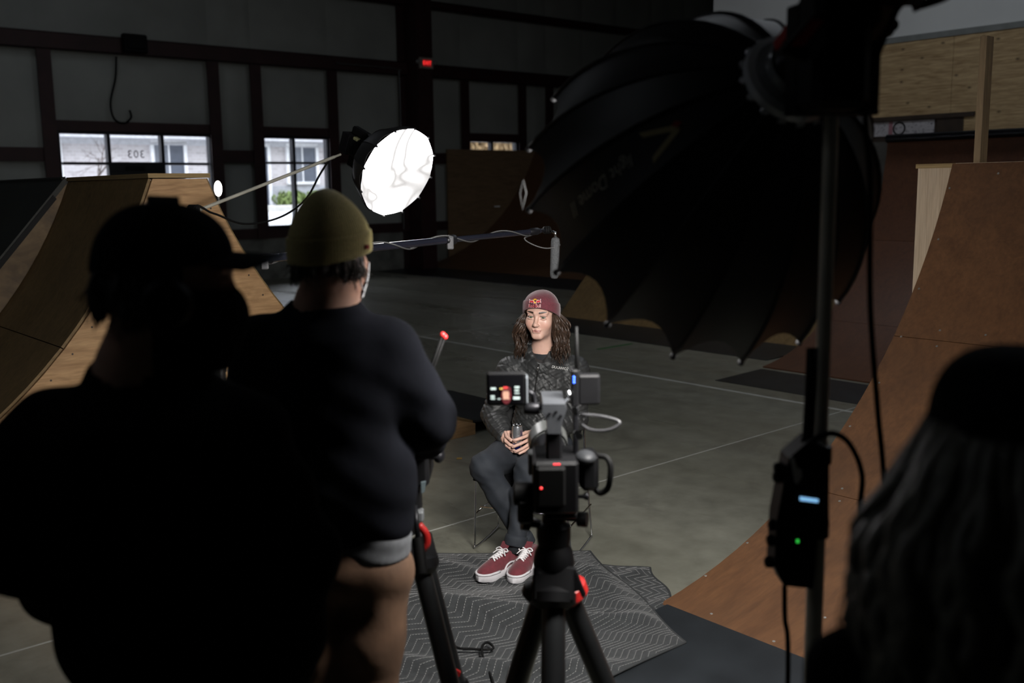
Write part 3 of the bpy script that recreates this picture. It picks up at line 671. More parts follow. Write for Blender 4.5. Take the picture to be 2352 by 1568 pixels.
# --- lamp head behind it
LB = KHUB - KAX * .05
lh = root('lamp_head', LB - V(0, 0, .1), 'black studio lamp head with red stripe and yoke, upper right', 'lamp')
_x = nrm(np.cross(KAX, [0, 0, 1])); _z = np.cross(_x, KAX); RK = np.array([_x, KAX, _z]).T
m = MB(); m.box(LB - KAX * .20, (.135, .27, .135), RK, .025); m.build('body', m_black, lh)
m = MB(); m.lathe([(.062, 0), (.062, -.06), (.07, -.08)], LB + KAX * .02, KAX, 24); m.build('front_barrel', m_black_m, lh, smooth=True, sharp=35)
for k in range(6):
    m = MB(); m.box(LB - KAX * (.27 + .012 * k), (.145, .005, .145), RK, .001); m.build('cooling_fin', m_black_m, lh)
m = MB(); m.box(LB - KAX * .13 - _x * .0685 + _z * .02, (.004, .2, .022), RK); m.build('red_stripe', m_red, lh)
m = MB(); m.box(LB - KAX * .18 - _x * .069 - _z * .025, (.004, .13, .05), RK); m.build('side_plate', mat('grey_plate', (.035, .04, .04), .4), lh)
m = MB(); m.box(LB - KAX * .36, (.12, .05, .12), RK, .02); m.build('rear_cap', m_black, lh)
m = pxb(1878, -60, 2002, 248, 1.80, .12, .015); m.build('driver_housing', m_black, lh)
m = pxb(1950, -70, 2030, 66, 1.80, .1, .015); m.build('battery_mount', m_black, lh)
pxquad([(1793, 116), (1880, 22), (1906, 58), (1902, 122), (1845, 140)], 1.79, m_black, 'stripe_plate', lh, .03)
pxquad([(1817, 106), (1846, 106), (1894, 47), (1868, 44)], 1.786, m_red, 'red_stripe', lh, .003)
pxquad([(1850, 106), (1868, 132), (1898, 108), (1896, 56)], 1.786, mat('grey_panel', (.05, .055, .056), .4), 'grey_panel', lh, .003)
# yoke
for s in (-1, 1):
    m = MB(); m.box(LB - KAX * .13 + _x * s * .085 - V(0, 0, .07), (.012, .045, .2), np.array([_x, nrm(np.cross([0, 0, 1], _x)), [0, 0, 1]]).T, .003); m.build('yoke_arm', m_black_m, lh)
YB = LB - KAX * .13 - V(0, 0, .165)
m = MB(); m.box(YB, (.18, .05, .014), np.array([_x, nrm(np.cross([0, 0, 1], _x)), [0, 0, 1]]).T, .003); m.build('yoke_bridge', m_black_m, lh)
m = MB(); m.lathe([(.024, 0), (.024, .03), (.01, .032), (.01, .045)], LB - KAX * .13 + _x * .09, _x, 16); m.build('tilt_knob', m_black, lh, smooth=True, sharp=35)
m = MB(); m.tube(spline([LB - KAX * .3 + _x * .07 + _z * .04, LB - KAX * .33 + _x * .12 + _z * .0, LB - KAX * .3 + _x * .12 - _z * .06, LB - KAX * .25 + _x * .07 - _z * .06], 6), .009, 8); m.build('carry_handle', m_black, lh, smooth=True)
m = MB(); m.box(LB - KAX * .16 + _x * .069 - _z * .03, (.003, .012, .006), RK); m.build('indicator', emitter('amber_led', (1, .35, .12), 1.2), lh)

# --- its stand
SX, SY = YB[0], YB[1]
ls = root('light_stand', (SX, SY, 0), 'tall steel light stand carrying the big softbox on the right', 'light stand')
zt = YB[2] - .007
m = MB(); m.lathe([(.014, 0), (.014, zt - 1.86)], (SX, SY, 1.86), (0, 0, 1), 16); m.build('spigot', m_stand, ls, smooth=True, sharp=35)
m = MB(); m.lathe([(.0145, 0), (.0145, .66)], (SX, SY, 1.24), (0, 0, 1), 18); m.build('upper_section', m_stand, ls, smooth=True, sharp=35)
m = MB(); m.lathe([(.0175, 0), (.0175, .92)], (SX, SY, .34), (0, 0, 1), 18); m.build('lower_section', m_stand, ls, smooth=True, sharp=35)
for zc in (1.255, 1.1):
    m = MB(); m.lathe([(.02, -.02), (.024, -.018), (.024, .018), (.02, .02)], (SX, SY, zc), (0, 0, 1), 18); m.box((SX - .03, SY, zc), (.03, .026, .03), None, .004)
    c = m.build('collar', m_stand_b, ls, smooth=True, sharp=35)
    m = MB(); m.lathe([(.006, 0), (.006, .02), (.017, .022), (.017, .036)], (SX - .03, SY, zc), (-1, -.2, 0), 12); m.build('knob', m_black, c, smooth=True, sharp=35)
for k in range(3):
    t = math.radians(80 + 120 * k); d = V(math.cos(t), math.sin(t), 0)
    m = MB(); m.tube([V(SX, SY, .62) + d * .02, V(SX, SY, .0) + d * .5 + V(0, 0, .015)], .011, 10); m.tube([V(SX, SY, .3) + d * .02, V(SX, SY, .3) + d * .25], .006, 8); lg = m.build('leg', m_stand, ls, smooth=True, sharp=40)
    m = MB(); m.sphere(V(SX, SY, .018) + d * .505, .018, 10, 6); m.build('rubber_foot', m_rubber, lg, smooth=True)
m = MB(); m.lathe([(.028, -.02), (.028, .02)], (SX, SY, .62), (0, 0, 1), 16); m.build('leg_collar', m_stand_b, ls, smooth=True, sharp=35)

# --- ballast hanging on the stand
BY = SY - .06
bl = root('ballast', atY(1840, 1350, BY), 'black lamp control box with a small lit display hanging on the light stand', 'control box')
P = lambda x, y, d=0.0: atY(x, y, BY + d)
poly = [(1812, 1052), (1860, 1010), (1905, 1030), (1904, 1210), (1878, 1225), (1868, 1352), (1800, 1345), (1778, 1300), (1785, 1190), (1800, 1110)]
m = MB(); A_ = [P(x, y) for x, y in poly]; Bk = [p + V(0, .06, 0) for p in A_]; n = len(poly)
m.add(A_ + Bk, [tuple(range(n)), tuple(range(2 * n - 1, n - 1, -1))] + [(i, i + n, (i + 1) % n + n, (i + 1) % n) for i in range(n)]); m.build('case', m_black, bl)
pxquad([(1838, 1141), (1880, 1147), (1879, 1154), (1838, 1149)], BY - .004, emitter('display_blue', (.25, .55, .9), 1.0), 'display', bl)
pxquad([(1816, 1052), (1824, 1050), (1831, 1074), (1841, 1078), (1843, 1095), (1832, 1112), (1826, 1108)], BY - .004, mat('white_label', (.85, .85, .85), .6), 'label_sticker', bl)
pxquad([(1830, 1240), (1835, 1240), (1835, 1246), (1830, 1246)], BY - .004, emitter('green_led', (.05, .9, .1), .8), 'led', bl)
for y in (1075, 1095, 1205, 1240, 1290):
    m = MB(); p = P(1798 - (y - 1075) * .1, y, .02); m.lathe([(.012, 0), (.012, .014), (.008, .018)], p, (-1, 0, 0), 10); m.build('connector', m_rubber, bl, smooth=True, sharp=35)
m = MB(); m.tube([P(1866, 800, .03), P(1862, 900, .03), P(1856, 1000, .02), P(1850, 1030, .02)], .012, 8); m.build('hanging_strap', m_rubber, bl, smooth=True)

def cable(pts, r, mm, label, cat='cable', n=6, name='cable'):
    m = MB(); m.tube(spline(pts, 8), r, n); return m.build(name, mm, smooth=True, label=label, cat=cat)
cable([LB - KAX * .33 + _x * .06, atY(1996, 190, SY - .12), atY(1999, 420, SY - .12), atY(1999, 700, SY - .1), atY(2016, 940, SY - .08), atY(2030, 1100, SY - .06), atY(2032, 1300, SY - .02), V(SX + .16, SY + .06, .25), V(SX + .3, SY + .12, .006), V(SX + .55, SY + .3, .006)], .006, m_rubber, 'thick black power cable dropping from the lamp head to the floor')
cable([P(1850, 1050, .02), P(1868, 1012, -.01), P(1912, 995, -.02), P(1952, 1020, -.02), P(1980, 1090, -.02), P(1976, 1180, -.02), P(2003, 1245, 0), P(2040, 1330, .05), V(SX + .42, SY, .3), V(SX + .5, SY - .05, .006), V(SX + .9, SY + .1, .006)], .006, m_rubber, 'looping black cable rising out of the lamp control box')
cable([P(1802, 1345, .03), P(1803, 1420, .03), P(1810, 1540, .03), V(SX - .05, BY + .05, .2), V(SX - .02, BY, .006), V(SX + .25, BY - .2, .006)], .0055, m_rubber, 'black cable hanging straight down from the control box')

# --- rim light: small dome on a boom behind the men
DC = atY(912, 395, 5.95); DAX = nrm(V(.69, -.6, -.41)); DHUB = DC - DAX * .27
ds = root('softbox', DC - V(0, 0, .28), 'small lit octagonal softbox glowing white on a boom arm', 'softbox')
dpt, dgore = dome(ds, DHUB, DAX, .278, .29, .1, 12, .06, lit_cloth('rim_diffuser', (1, .98, .99), DISH_L, DAX, (2.3, .014, .05)), dif_s=.97, sag=.02, rod=.003)
g2 = dgore(7)
for gi, tx in ((6, 'light Dome'), (5, 'light Dome')):
    g2 = dgore(gi); KH_, KA_ = KHUB, KAX
    tv, tf = text_geo(tx, .05, shear=.25)
    out = []
    for x, y, z in tv:
        s, w = .72 + y * 1.6, .5 + x * 1.9; p = g2(w, s); out.append(p + nrm(p - (DHUB + DAX * .15)) * .004)
    m = MB(); m.add(out, tf); m.build('lettering', m_lightprint, ds)
m = MB(); m.lathe([(.06, 0), (.072, .005), (.072, .03), (.06, .035)], DHUB - DAX * .015, DAX, 24, False); m.build('speed_ring', m_black_m, ds, smooth=True, sharp=35)
dl = root('lamp_head', DHUB - DAX * .12 - V(0, 0, .08), 'small black lamp head at the back of the glowing softbox', 'lamp')
_dx = nrm(np.cross(DAX, [0, 0, 1])); _dz = np.cross(_dx, DAX); RD = np.array([_dx, DAX, _dz]).T
m = MB(); m.box(DHUB - DAX * .12, (.1, .17, .11), RD, .015); m.build('body', m_black, dl)
for k in range(5):
    m = MB(); m.box(DHUB - DAX * (.15 + .014 * k), (.115, .004, .125), RD); m.build('cooling_fin', m_black_m, dl)
m = MB(); m.box(DHUB - DAX * .1 + _dz * .09, (.05, .15, .05), RD, .01); m.build('control_unit', m_black, dl)
m = MB(); m.box(DHUB - DAX * .1 + _dz * .055 + _dx * .03, (.03, .04, .02), RD, .004); m.build('yellow_tag', mat('olive_tag', (.3, .3, .16), .5), dl)
m = MB(); m.box(DHUB - DAX * .14 - V(0, 0, .09), (.07, .07, .09), RD, .01); m.build('clamp', m_black_m, dl)
SP = V(-1.72, 5.4, 0); bj = atY(768, 360, 6.1); piv = atY(445, 487, 5.4)
bs_ = root('boom_stand', SP, 'black stand with a long thin boom arm reaching to the glowing softbox', 'light stand')
dirb = nrm(piv - bj)
m = MB(); m.tube([bj, piv, piv + dirb * .5], .0095, 10); m.build('boom_arm', m_stand, bs_, smooth=True, sharp=40)
m = MB(); m.tube([bj - dirb * .05, bj + dirb * .02], .007, 10); m.build('inner_boom', m_stand, bs_, smooth=True, sharp=40)
m = MB(); m.box(piv, (.06, .05, .08), None, .01); m.build('boom_clamp', m_black_m, bs_)
SPx, SPy = piv[0], piv[1]
m = MB(); m.lathe([(.016, 0), (.016, piv[2] - .9)], (SPx, SPy, .86), (0, 0, 1), 14); m.build('upper_section', m_chrome, bs_, smooth=True, sharp=40)
m = MB(); m.lathe([(.02, 0), (.02, .75)], (SPx, SPy, .15), (0, 0, 1), 14); m.build('lower_section', m_stand_b, bs_, smooth=True, sharp=40)
for k in range(3):
    t = math.radians(-100 + 120 * k); d = V(math.cos(t), math.sin(t), 0); L = .35 if k == 1 else .42
    m = MB(); m.tube([V(SPx, SPy, .42), V(SPx, SPy, .015) + d * L * .75], .011, 8); m.build('leg', m_stand_b, bs_, smooth=True)
cable([bj + V(-.02, 0, -.0), atY(735, 400, 6.05), atY(700, 460, 6.0), atY(640, 500, 5.8), atY(560, 514, 5.6), atY(490, 490, 5.45), piv + V(.0, -.03, 0), V(SPx, SPy - .03, 1.2), V(SPx + .02, SPy - .03, .05), V(SPx + .3, SPy - .2, .006)], .006, m_rubber, 'thin black cable sagging below the boom arm of the glowing softbox')
# work lamp glowing behind the spine ramp
wl = atY(501, 433, 9.4)
w_ = root('work_lamp', V(wl[0], wl[1], 0), 'small bright oval work lamp glowing above the spine ramp deck', 'lamp')
m = MB(); m.sphere(wl, (.035, .03, .07), 14, 10); m.build('bulb', emitter('work_bulb', (1, .95, .85), 12.0, True), w_, smooth=True)
m = MB(); m.lathe([(.012, 0), (.012, wl[2] - .07)], (wl[0], wl[1], 0), (0, 0, 1), 8); m.build('pole', m_stand_b, w_, smooth=True)
m = MB(); m.lathe([(.15, 0), (.14, .015), (.02, .02)], (wl[0], wl[1], 0.001), (0, 0, 1), 20); m.build('base', m_stand_b, w_, smooth=True, sharp=35)

# --- microphone boom
MA, MBp = atY(548, 600, 3.75), atY(1240, 530, 4.6)
md = nrm(MBp - MA); ML = np.linalg.norm(MBp - MA)
mb = root('boom_pole', MA, 'long black microphone boom pole with wound cable and foam grip', 'boom pole')
m = MB(); m.tube([MA - md * .28, MA + md * .02], .0235, 14); m.build('foam_grip', mat('grey_foam', (.06, .063, .066), .85), mb, smooth=True, sharp=40)
for (s0, s1, r) in ((.02, .66, .0155), (.2, .665, .0165), (.66, 1.0, .0125)):
    if r == .0165: continue
    m = MB(); m.tube([MA + md * ML * s0, MA + md * ML * s1], r, 14); m.build('pole_section', mat('gloss_black_tube%d' % int(r * 1e4), (.012, .013, .02), .12, .2, coat=.6), mb, smooth=True, sharp=40)
for s in (.075, .66):
    c = MA + md * ML * s; m = MB(); m.lathe([(.019, -.025), (.022, -.02), (.022, .02), (.019, .025)], c, md, 14); k_ = m.build('lock_clamp', m_black_m, mb, smooth=True, sharp=35)
    m = MB(); m.box(c + V(0, -.02, -.012), (.028, .012, .055), None, .004); m.build('lever', mat('translucent_lever', (.09, .09, .095), .3), k_)
m = MB(); m.lathe([(.013, 0), (.017, .01), (.017, .045), (.01, .06), (.01, .1)], MBp - md * .06, md, 14); m.build('tip', m_black_m, mb, smooth=True, sharp=35)
# coiled cable round the pole
cw = []
for s in np.linspace(.06, .985, 160):
    c = MA + md * ML * s; t = s * 2 * PI * 4.6 + .6; e1 = V(0, 0, 1); e2 = nrm(np.cross(md, e1)); rr = .021 if s < .66 else .0175
    cw.append(c + rr * (math.cos(t) * e1 + math.sin(t) * e2))
MT = atY(1276, 545, 4.62); MTB = atY(1273, 640, 4.62)
cw += spline([cw[-1], atY(1205, 548, 4.6), atY(1225, 562, 4.6), atY(1255, 570, 4.6), atY(1285, 564, 4.61), MT + V(.005, .03, -.02)], 6)[1:]
m = MB(); m.tube(cw, .0034, 6); m.build('cable', mat('grey_cable', (.045, .045, .045), .5), smooth=True, label='grey cable spiralling round the microphone boom pole', cat='cable')
mic = root('shotgun_microphone', MTB, 'grey foam covered microphone hanging at the tip of the boom pole', 'microphone')
m = MB(); L = np.linalg.norm(MT - MTB); m.lathe([(.002, 0), (.014, .002), (.0195, .012), (.0205, .03), (.0205, L - .02), (.018, L - .006), (.01, L)], MTB, nrm(MT - MTB), 18); m.build('foam_cover', mat('speckled_foam', (.06, .063, .066), .9, var=.3, scale=150, bmp=.6, bscale=250), mic, smooth=True)
m = MB(); m.tube([MT, MT + V(.0, 0, .02), MBp + md * .05], .007, 8); m.build('swivel_mount', m_chrome, mic, smooth=True)
for k in range(3):
    m = MB(); c = MBp + md * (.03 + .012 * k); m.lathe([(.012, -.003), (.019, 0), (.012, .003)], c, md, 12); m.build('elastic_band', m_rubber, mic, smooth=True)
ms = root('microphone_stand', V(-1.17, 4.0, 0), 'chrome stand holding the microphone boom pole, behind the man in the cap', 'stand')
hp = MA - md * .2
hx, hy = atY(505, 850, hp[1] - .0)[0], hp[1]
ms.location = (hx, hy, 0); FR[ms] = (V(hx, hy, 0), 'W')
m = MB(); m.lathe([(.016, 0), (.016, hp[2] - 1.18)], (hx, hy, 1.15), (0, 0, 1), 14); m.build('upper_tube', m_stand_b, ms, smooth=True)
m = MB(); m.lathe([(.022, 0), (.022, .3), (.026, .3), (.026, .36), (.022, .36), (.022, .42), (.026, .42), (.026, .46), (.018, .47)], (hx, hy, .72), (0, 0, 1), 16); m.build('sleeve', m_chrome, ms, smooth=True, sharp=35)
m = MB(); m.lathe([(.019, 0), (.019, .72)], (hx, hy, .05), (0, 0, 1), 14); m.build('lower_tube', m_chrome, ms, smooth=True, sharp=35)
m = MB(); m.box((hx + .045, hy, 1.12), (.03, .03, .07), None, .006); m.build('bracket', m_chrome, ms)
m = MB(); m.box((hx, hy, hp[2] - .02), (.05, .04, .05), None, .006); m.build('pole_cradle', m_black_m, ms)
for k in range(3):
    t = math.radians(30 + 120 * k); d = V(math.cos(t), math.sin(t), 0)
    m = MB(); m.tube([V(hx, hy, .5), V(hx, hy, .22) + d * .12, V(hx, hy, .02) + d * .42], .012, 8); m.build('leg', m_chrome, ms, smooth=True)

# ================================================================ CAMERAS
CYD = 2.4
cc = root('cinema_camera', atY(1276, 1185, CYD + .08), 'black cinema camera with flip monitor on a tripod facing the seated woman', 'camera')
pxb(1224, 1062, 1330, 1182, CYD, .17, .008).build('body', m_black, cc)
pxb(1232, 1075, 1300, 1165, CYD - .03, .035, .006).build('battery', m_rubber, cc)
pxquad([(1271, 1065), (1287, 1065), (1287, 1070), (1271, 1070)], CYD - .004, emitter('tally_red', (1, .05, .06), 1.5), 'tally_light', cc)
m = MB(); m.sphere(atY(1243, 1121, CYD - .032), .0035, 8, 6); m.build('record_led', emitter('led_red', (1, .04, .04), 1.5), cc)
# top handle
pxb(1254, 990, 1292, 1064, CYD + .03, .05, .006).build('handle_post', m_black, cc)
m = MB(); A_ = [atY(x, y, CYD + .02) for x, y in ((1247, 928), (1298, 928), (1302, 940), (1292, 968), (1288, 996), (1258, 996), (1256, 968), (1245, 944))]; B_ = [p + V(0, .16, 0) for p in A_]; n = 8
m.add(A_ + B_, [tuple(range(n)), tuple(range(2 * n - 1, n - 1, -1))] + [(i, i + n, (i + 1) % n + n, (i + 1) % n) for i in range(n)]); m.build('top_handle', mat('grey_metal_handle', (.1, .105, .115), .35, .5), cc)
for k, (x, y) in enumerate(((1262, 950), (1277, 946), (1288, 955))):
    m = MB(); m.lathe([(.004, 0), (.004, .003)], atY(x, y, CYD + .019), (0, -1, 0), 8); m.build('screw', m_black_m, cc)
# lens and hood pointing at the sitter
lc = atY(1264, 1052, CYD + .17)
m = MB(); m.lathe([(.035, 0), (.04, .01), (.04, .07), (.045, .08), (.045, .12)], lc, (0, 1, 0), 28, False); m.build('lens', m_black_m, cc, smooth=True, sharp=35)
m = MB(); m.lathe([(.046, .1), (.05, .11), (.055, .2), (.057, .2), (.053, .1)], lc, (0, 1, 0), 32, False); m.build('lens_hood', mat('grey_hood', (.045, .047, .045), .35), cc, smooth=True, sharp=35)
pxb(1213, 1042, 1226, 1092, CYD + .1, .05, .003).build('matte_filter_slot', mat('frosted_edge', (.4, .41, .41), .4), cc)
pxb(1230, 1052, 1242, 1098, CYD + .08, .04, .003).build('dial_plate', mat('pinkish_metal', (.3, .25, .24), .4), cc)
# monitor
mon = pxb(1117, 856, 1209, 931, CYD + .05, .022, .005).build('monitor', m_black, cc)
pxquad([(1123, 861), (1202, 861), (1202, 926), (1123, 926)], CYD + .046, mat('screen_black', (.004, .004, .005), .25), 'screen', mon)
def disc(cx, cy, rx, ry, Y, mm, nme, rt, n=14):
    m = MB(); m.add([atY(cx + rx * math.cos(2 * PI * k / n), cy + ry * math.sin(2 * PI * k / n), Y) for k in range(n)], [tuple(range(n))[::-1]]); return m.build(nme, mm, rt)
e_skin = emitter('screen_skin', (.5, .28, .2), .55); e_mar = emitter('screen_maroon', (.09, .012, .016), .7); e_txt = emitter('screen_text', (.45, .55, .53), .8); e_red = emitter('screen_red', (.7, .05, .05), .8); e_yel = emitter('screen_yellow', (.6, .45, .1), .8)
disc(1163, 908, 12, 20, CYD + .0445, e_mar, 'screen_picture', mon); disc(1162, 905, 7.5, 12, CYD + .044, e_skin, 'screen_picture', mon)
pxquad([(1156, 912), (1169, 912), (1171, 917), (1155, 917)], CYD + .0435, e_skin, 'screen_picture', mon, .0005)
pxquad([(1152, 889), (1172, 889), (1174, 897), (1151, 897)], CYD + .0433, e_mar, 'screen_picture', mon, .0005)
for x0, y0, x1, y1, e in ((1127, 890, 1139, 895, e_txt), (1127, 908, 1136, 912, e_txt), (1127, 914, 1137, 917, e_txt), (1143, 915, 1150, 917, e_txt), (1182, 887, 1193, 891, e_txt), (1182, 895, 1192, 898, e_txt), (1182, 902, 1193, 904, e_txt), (1179, 911, 1194, 917, e_txt), (1156, 888, 1166, 892, e_red), (1148, 891, 1155, 894, e_yel)):
    pxquad([(x0, y0), (x1, y0), (x1, y1), (x0, y1)], CYD + .043, e, 'screen_readout', mon, .0005)
pxb(1206, 866, 1213, 928, CYD + .05, .05, .003).build('monitor_edge', mat('grey_edge', (.1, .11, .12), .4), cc)
m = MB(); m.tube([atY(1212, 900, CYD + .07), atY(1224, 905, CYD + .08), atY(1228, 930, CYD + .08), atY(1250, 938, CYD + .08)], .008, 8); m.build('monitor_arm', m_black_m, cc, smooth=True)
m = MB(); m.lathe([(.012, -.02), (.015, -.015), (.015, .015), (.012, .02)], atY(1221, 938, CYD + .07), (1, 0, 0), 14); m.build('hinge', m_black_m, cc, smooth=True, sharp=35)
# transmitter with antenna
tx = pxb(1313, 850, 1330, 935, CYD + .08, .05, .004).build('transmitter', m_black, cc)
pxb(1328, 862, 1379, 930, CYD + .09, .04, .005).build('transmitter_battery', m_black, cc)
m = MB(); m.tube([atY(1325, 852, CYD + .1), atY(1324.5, 800, CYD + .1), atY(1324, 750, CYD + .1)], [.006, .005, .0035], 8); m.build('antenna', m_rubber, cc, smooth=True)
for y in (866, 872, 878):
    m = MB(); m.sphere(atY(1318, y, CYD + .079), .0032, 8, 6); m.build('blue_led', emitter('led_blue', (.03, .12, 1), 1.6), tx)
m = MB(); m.tube([atY(1305, 897, CYD + .08), atY(1309, 912, CYD + .08), atY(1295, 926, CYD + .08)], .005, 6); m.build('bracket', m_chrome, cc, smooth=True)
pxb(1316, 934, 1329, 1046, CYD + .08, .02, .003).build('mounting_rod', m_black_m, cc)
for x, y, r in ((1319, 940, .008), (1322, 948, .006), (1324, 992, .007), (1330, 1000, .009)):
    m = MB(); m.lathe([(r, 0), (r, .012)], atY(x, y, CYD + .07), (0, -1, .1), 10); m.build('thumb_screw', m_chrome, cc, smooth=True, sharp=35)
m = MB(); m.tube(spline([atY(1336, 952, CYD + .1), atY(1370, 954, CYD + .08), atY(1408, 962, CYD + .06), atY(1423, 970, CYD + .05), atY(1412, 982, CYD + .05), atY(1385, 989, CYD + .06), atY(1355, 986, CYD + .08), atY(1336, 975, CYD + .1)], 6), .0045, 8); m.build('video_cable', mat('grey_black_cable', (.03, .03, .032), .4), cc, smooth=True)
# right hand grip
pxb(1332, 1044, 1376, 1130, CYD + .04, .08, .012).build('side_grip', m_black, cc)
m = MB(); m.sphere(atY(1345, 1050, CYD + .06), (.028, .04, .018), 12, 8); m.build('grip_dial', mat('grip_grey', (.02, .021, .023), .5, spec=.2), cc, smooth=True)
m = MB(); m.tube(spline([atY(1372, 1046, CYD + .06), atY(1392, 1050, CYD + .05), atY(1402, 1068, CYD + .04), atY(1401, 1100, CYD + .04), atY(1395, 1122, CYD + .05), atY(1378, 1132, CYD + .06), atY(1366, 1122, CYD + .07)], 6), .008, 8); m.build('hand_strap', m_rubber, cc, smooth=True)
m = MB(); m.tube([atY(1328, 1140, CYD + .05), atY(1338, 1140, CYD + .05), atY(1345, 1139, CYD + .05), atY(1352, 1139, CYD + .05)], [.005, .005, .011, .011], 8); m.build('lock_knob', m_black_m, cc, smooth=True)
m = MB(); m.lathe([(.016, 0), (.03, .004), (.03, .055), (.02, .06)], atY(1178, 1133, CYD + .05), (1, 0, -.05), 16); m.build('focus_knob', m_rubber, cc, smooth=True, sharp=35)
pxb(1188, 1148, 1226, 1206, CYD + .02, .06, .008).build('focus_unit', m_black, cc)
pxb(1234, 1143, 1243, 1160, CYD - .01, .02, .002).build('white_clip', mat('clip_white', (.5, .5, .5), .5), cc)

# tripods
m_carbon = mat('black_tripod_tube', (.018, .019, .02), .35, .3)
def tripod(rt, hub, feet, r=.017, n_sec=2, twin=0.0, red=(0, 1, 2)):
    for k, ft in enumerate(feet):
        ft = np.asarray(ft, float); d = nrm(ft - hub); L = np.linalg.norm(ft - hub); s_ = nrm(np.cross(d, [0, 0, 1]))
        m = MB()
        for o in ((-twin, twin) if twin else (0,)): m.tube([hub + d * .05 + s_ * o, hub + d * L * .62 + s_ * o], r, 12)
        lg = m.build('leg', m_carbon, rt, smooth=True, sharp=40)
        m = MB(); m.tube([hub + d * L * .58, ft - d * .02], r * .8, 12); m.build('lower_tube', m_black_m, lg, smooth=True, sharp=40)
        m = MB(); m.lathe([(r * 1.5, -.03), (r * 1.7, -.02), (r * 1.7, .02), (r * 1.3, .03)], hub + d * L * .6, d, 14); m.build('leg_lock', m_black, lg, smooth=True, sharp=35)
        m = MB(); m.lathe([(r * 1.25, -.025), (r * 1.9, -.01), (r * 1.9, .015), (r * 1.3, .03)], hub + d * .09, d, 16); m.build('red_collar' if k in red else 'collar', m_red if k in red else m_black, lg, smooth=True, sharp=35)
        m = MB(); m.box(hub + d * .06, (r * 3.4, r * 2.6, .09), np.array([s_, np.cross(d, s_), d]).T, .006); m.build('hinge_block', m_black, lg)
        m = MB(); m.sphere(ft + V(0, 0, .016 - ft[2]), .022, 12, 8); m.build('rubber_foot', m_rubber, lg, smooth=True)
TH = atY(1272, 1290, CYD + .1)
tp = root('tripod', V(TH[0], TH[1], 0), 'black tripod with red leg collar under the cinema camera in front', 'tripod')
fl_ = [gnd(1112, 1900), gnd(1268, 2080), gnd(1478, 1790)]
fl_ = [TH * V(1, 1, 0) + V(-.24, .02, 0), TH * V(1, 1, 0) + V(-.03, -.42, 0), TH * V(1, 1, 0) + V(.30, .08, 0)]
tripod(tp, TH - V(0, 0, .0), [p + V(0, 0, .02) for p in fl_], .031, red=(2,))
m = MB(); m.lathe([(.03, -.06), (.05, -.03), (.055, 0), (.05, .03), (.04, .05)], TH, (0, 0, 1), 20); m.build('bowl', m_black, tp, smooth=True, sharp=35)
m = MB(); m.lathe([(.042, 0), (.045, .02), (.045, .05), (.03, .06), (.03, .09), (.04, .095), (.04, .12)], TH + V(0, 0, .05), (0, 0, 1), 20); m.build('fluid_head', m_black, tp, smooth=True, sharp=35)
pxb(1250, 1181, 1326, 1192, CYD + .02, .16, .003).build('camera_plate', m_black_m, tp)
m = MB(); m.lathe([(.008, 0), (.008, .03), (.02, .035), (.02, .06)], TH + V(.03, 0, .12), (1, -.3, 0), 12); m.build('tilt_knob', m_black, tp, smooth=True, sharp=35)
m = MB(); m.lathe([(.008, 0), (.008, .03), (.018, .035), (.018, .055)], TH + V(-.03, 0, .1), (-1, -.2, .2), 12); m.build('pan_knob', m_black, tp, smooth=True, sharp=35)
m = MB(); m.tube([TH + V(-.02, -.0, .1), TH + V(-.05, .1, .08), TH + V(-.06, .2, .05)], .009, 8); m.build('pan_handle', m_black_m, tp, smooth=True)

T2Y = 2.72
T2 = atY(905, 1185, T2Y)
tp2 = root('tripod', V(T2[0], T2[1], 0), 'black carbon tripod with bright red clamps beside the man in the yellow beanie', 'tripod')
def foot_from(hub, x, y, Y):      # leg line through a seen point, carried on to the floor
    q = atY(x, y, Y); d = q - hub; return hub + d * (hub[2] / -d[2]) + V(0, 0, .02)
H1 = atY(948, 1225, T2Y); 
f1 = foot_from(H1, 1030, 1560, T2Y - .12)
f2 = foot_from(atY(968, 1240, T2Y + .05), 1046, 1545, T2Y + .02)
m_d = [f1, T2 * V(1, 1, 0) + V(-.38, .18, .02)]
tripod(tp2, H1, [f1], .026, twin=.0, red=())
tripod(tp2, atY(966, 1215, T2Y + .06), [f2], .016, red=())
tripod(tp2, T2, [m_d[1]], .022, red=())
pxquad([(1030, 1545), (1048, 1538), (1058, 1545), (1056, 1553), (1034, 1562)], T2Y - .0, m_red, 'red_lever', tp2, .012)
m = MB(); m.lathe([(.06, -.05), (.065, 0), (.06, .05)], T2, (0, 0, 1), 18); m.build('bowl', m_black, tp2, smooth=True, sharp=35)
pxb(948, 1176, 972, 1200, T2Y, .04, .004).build('clamp_block', mat('grey_clamp', (.12, .125, .13), .4), tp2)
pxb(900, 1120, 965, 1190, T2Y + .02, .09, .01).build('fluid_head', m_black, tp2)
m = MB(); m.tube(spline([atY(962, 1205, T2Y - .05), atY(978, 1225, T2Y - .05), atY(980, 1248, T2Y - .05), atY(970, 1262, T2Y - .05)], 5), .011, 8); m.build('red_clamp', m_red, tp2, smooth=True)
ph_ = MB(); ph_.tube([atY(953, 1160, T2Y - .06), atY(960, 1240, T2Y - .1)], .0075, 10); ph_ = ph_.build('pan_handle', m_black_m, tp2, smooth=True)
m = MB(); m.tube([atY(959, 1235, T2Y - .1), atY(969, 1318, T2Y - .14)], .0165, 12); m.build('handle_grip', m_rubber, ph_, smooth=True, sharp=40)
pxquad([(967, 1108), (978, 1106), (975, 1130), (968, 1133)], T2Y - .03, mat('clip_teal', (.1, .13, .14), .4), 'cable_clip', tp2, .01)
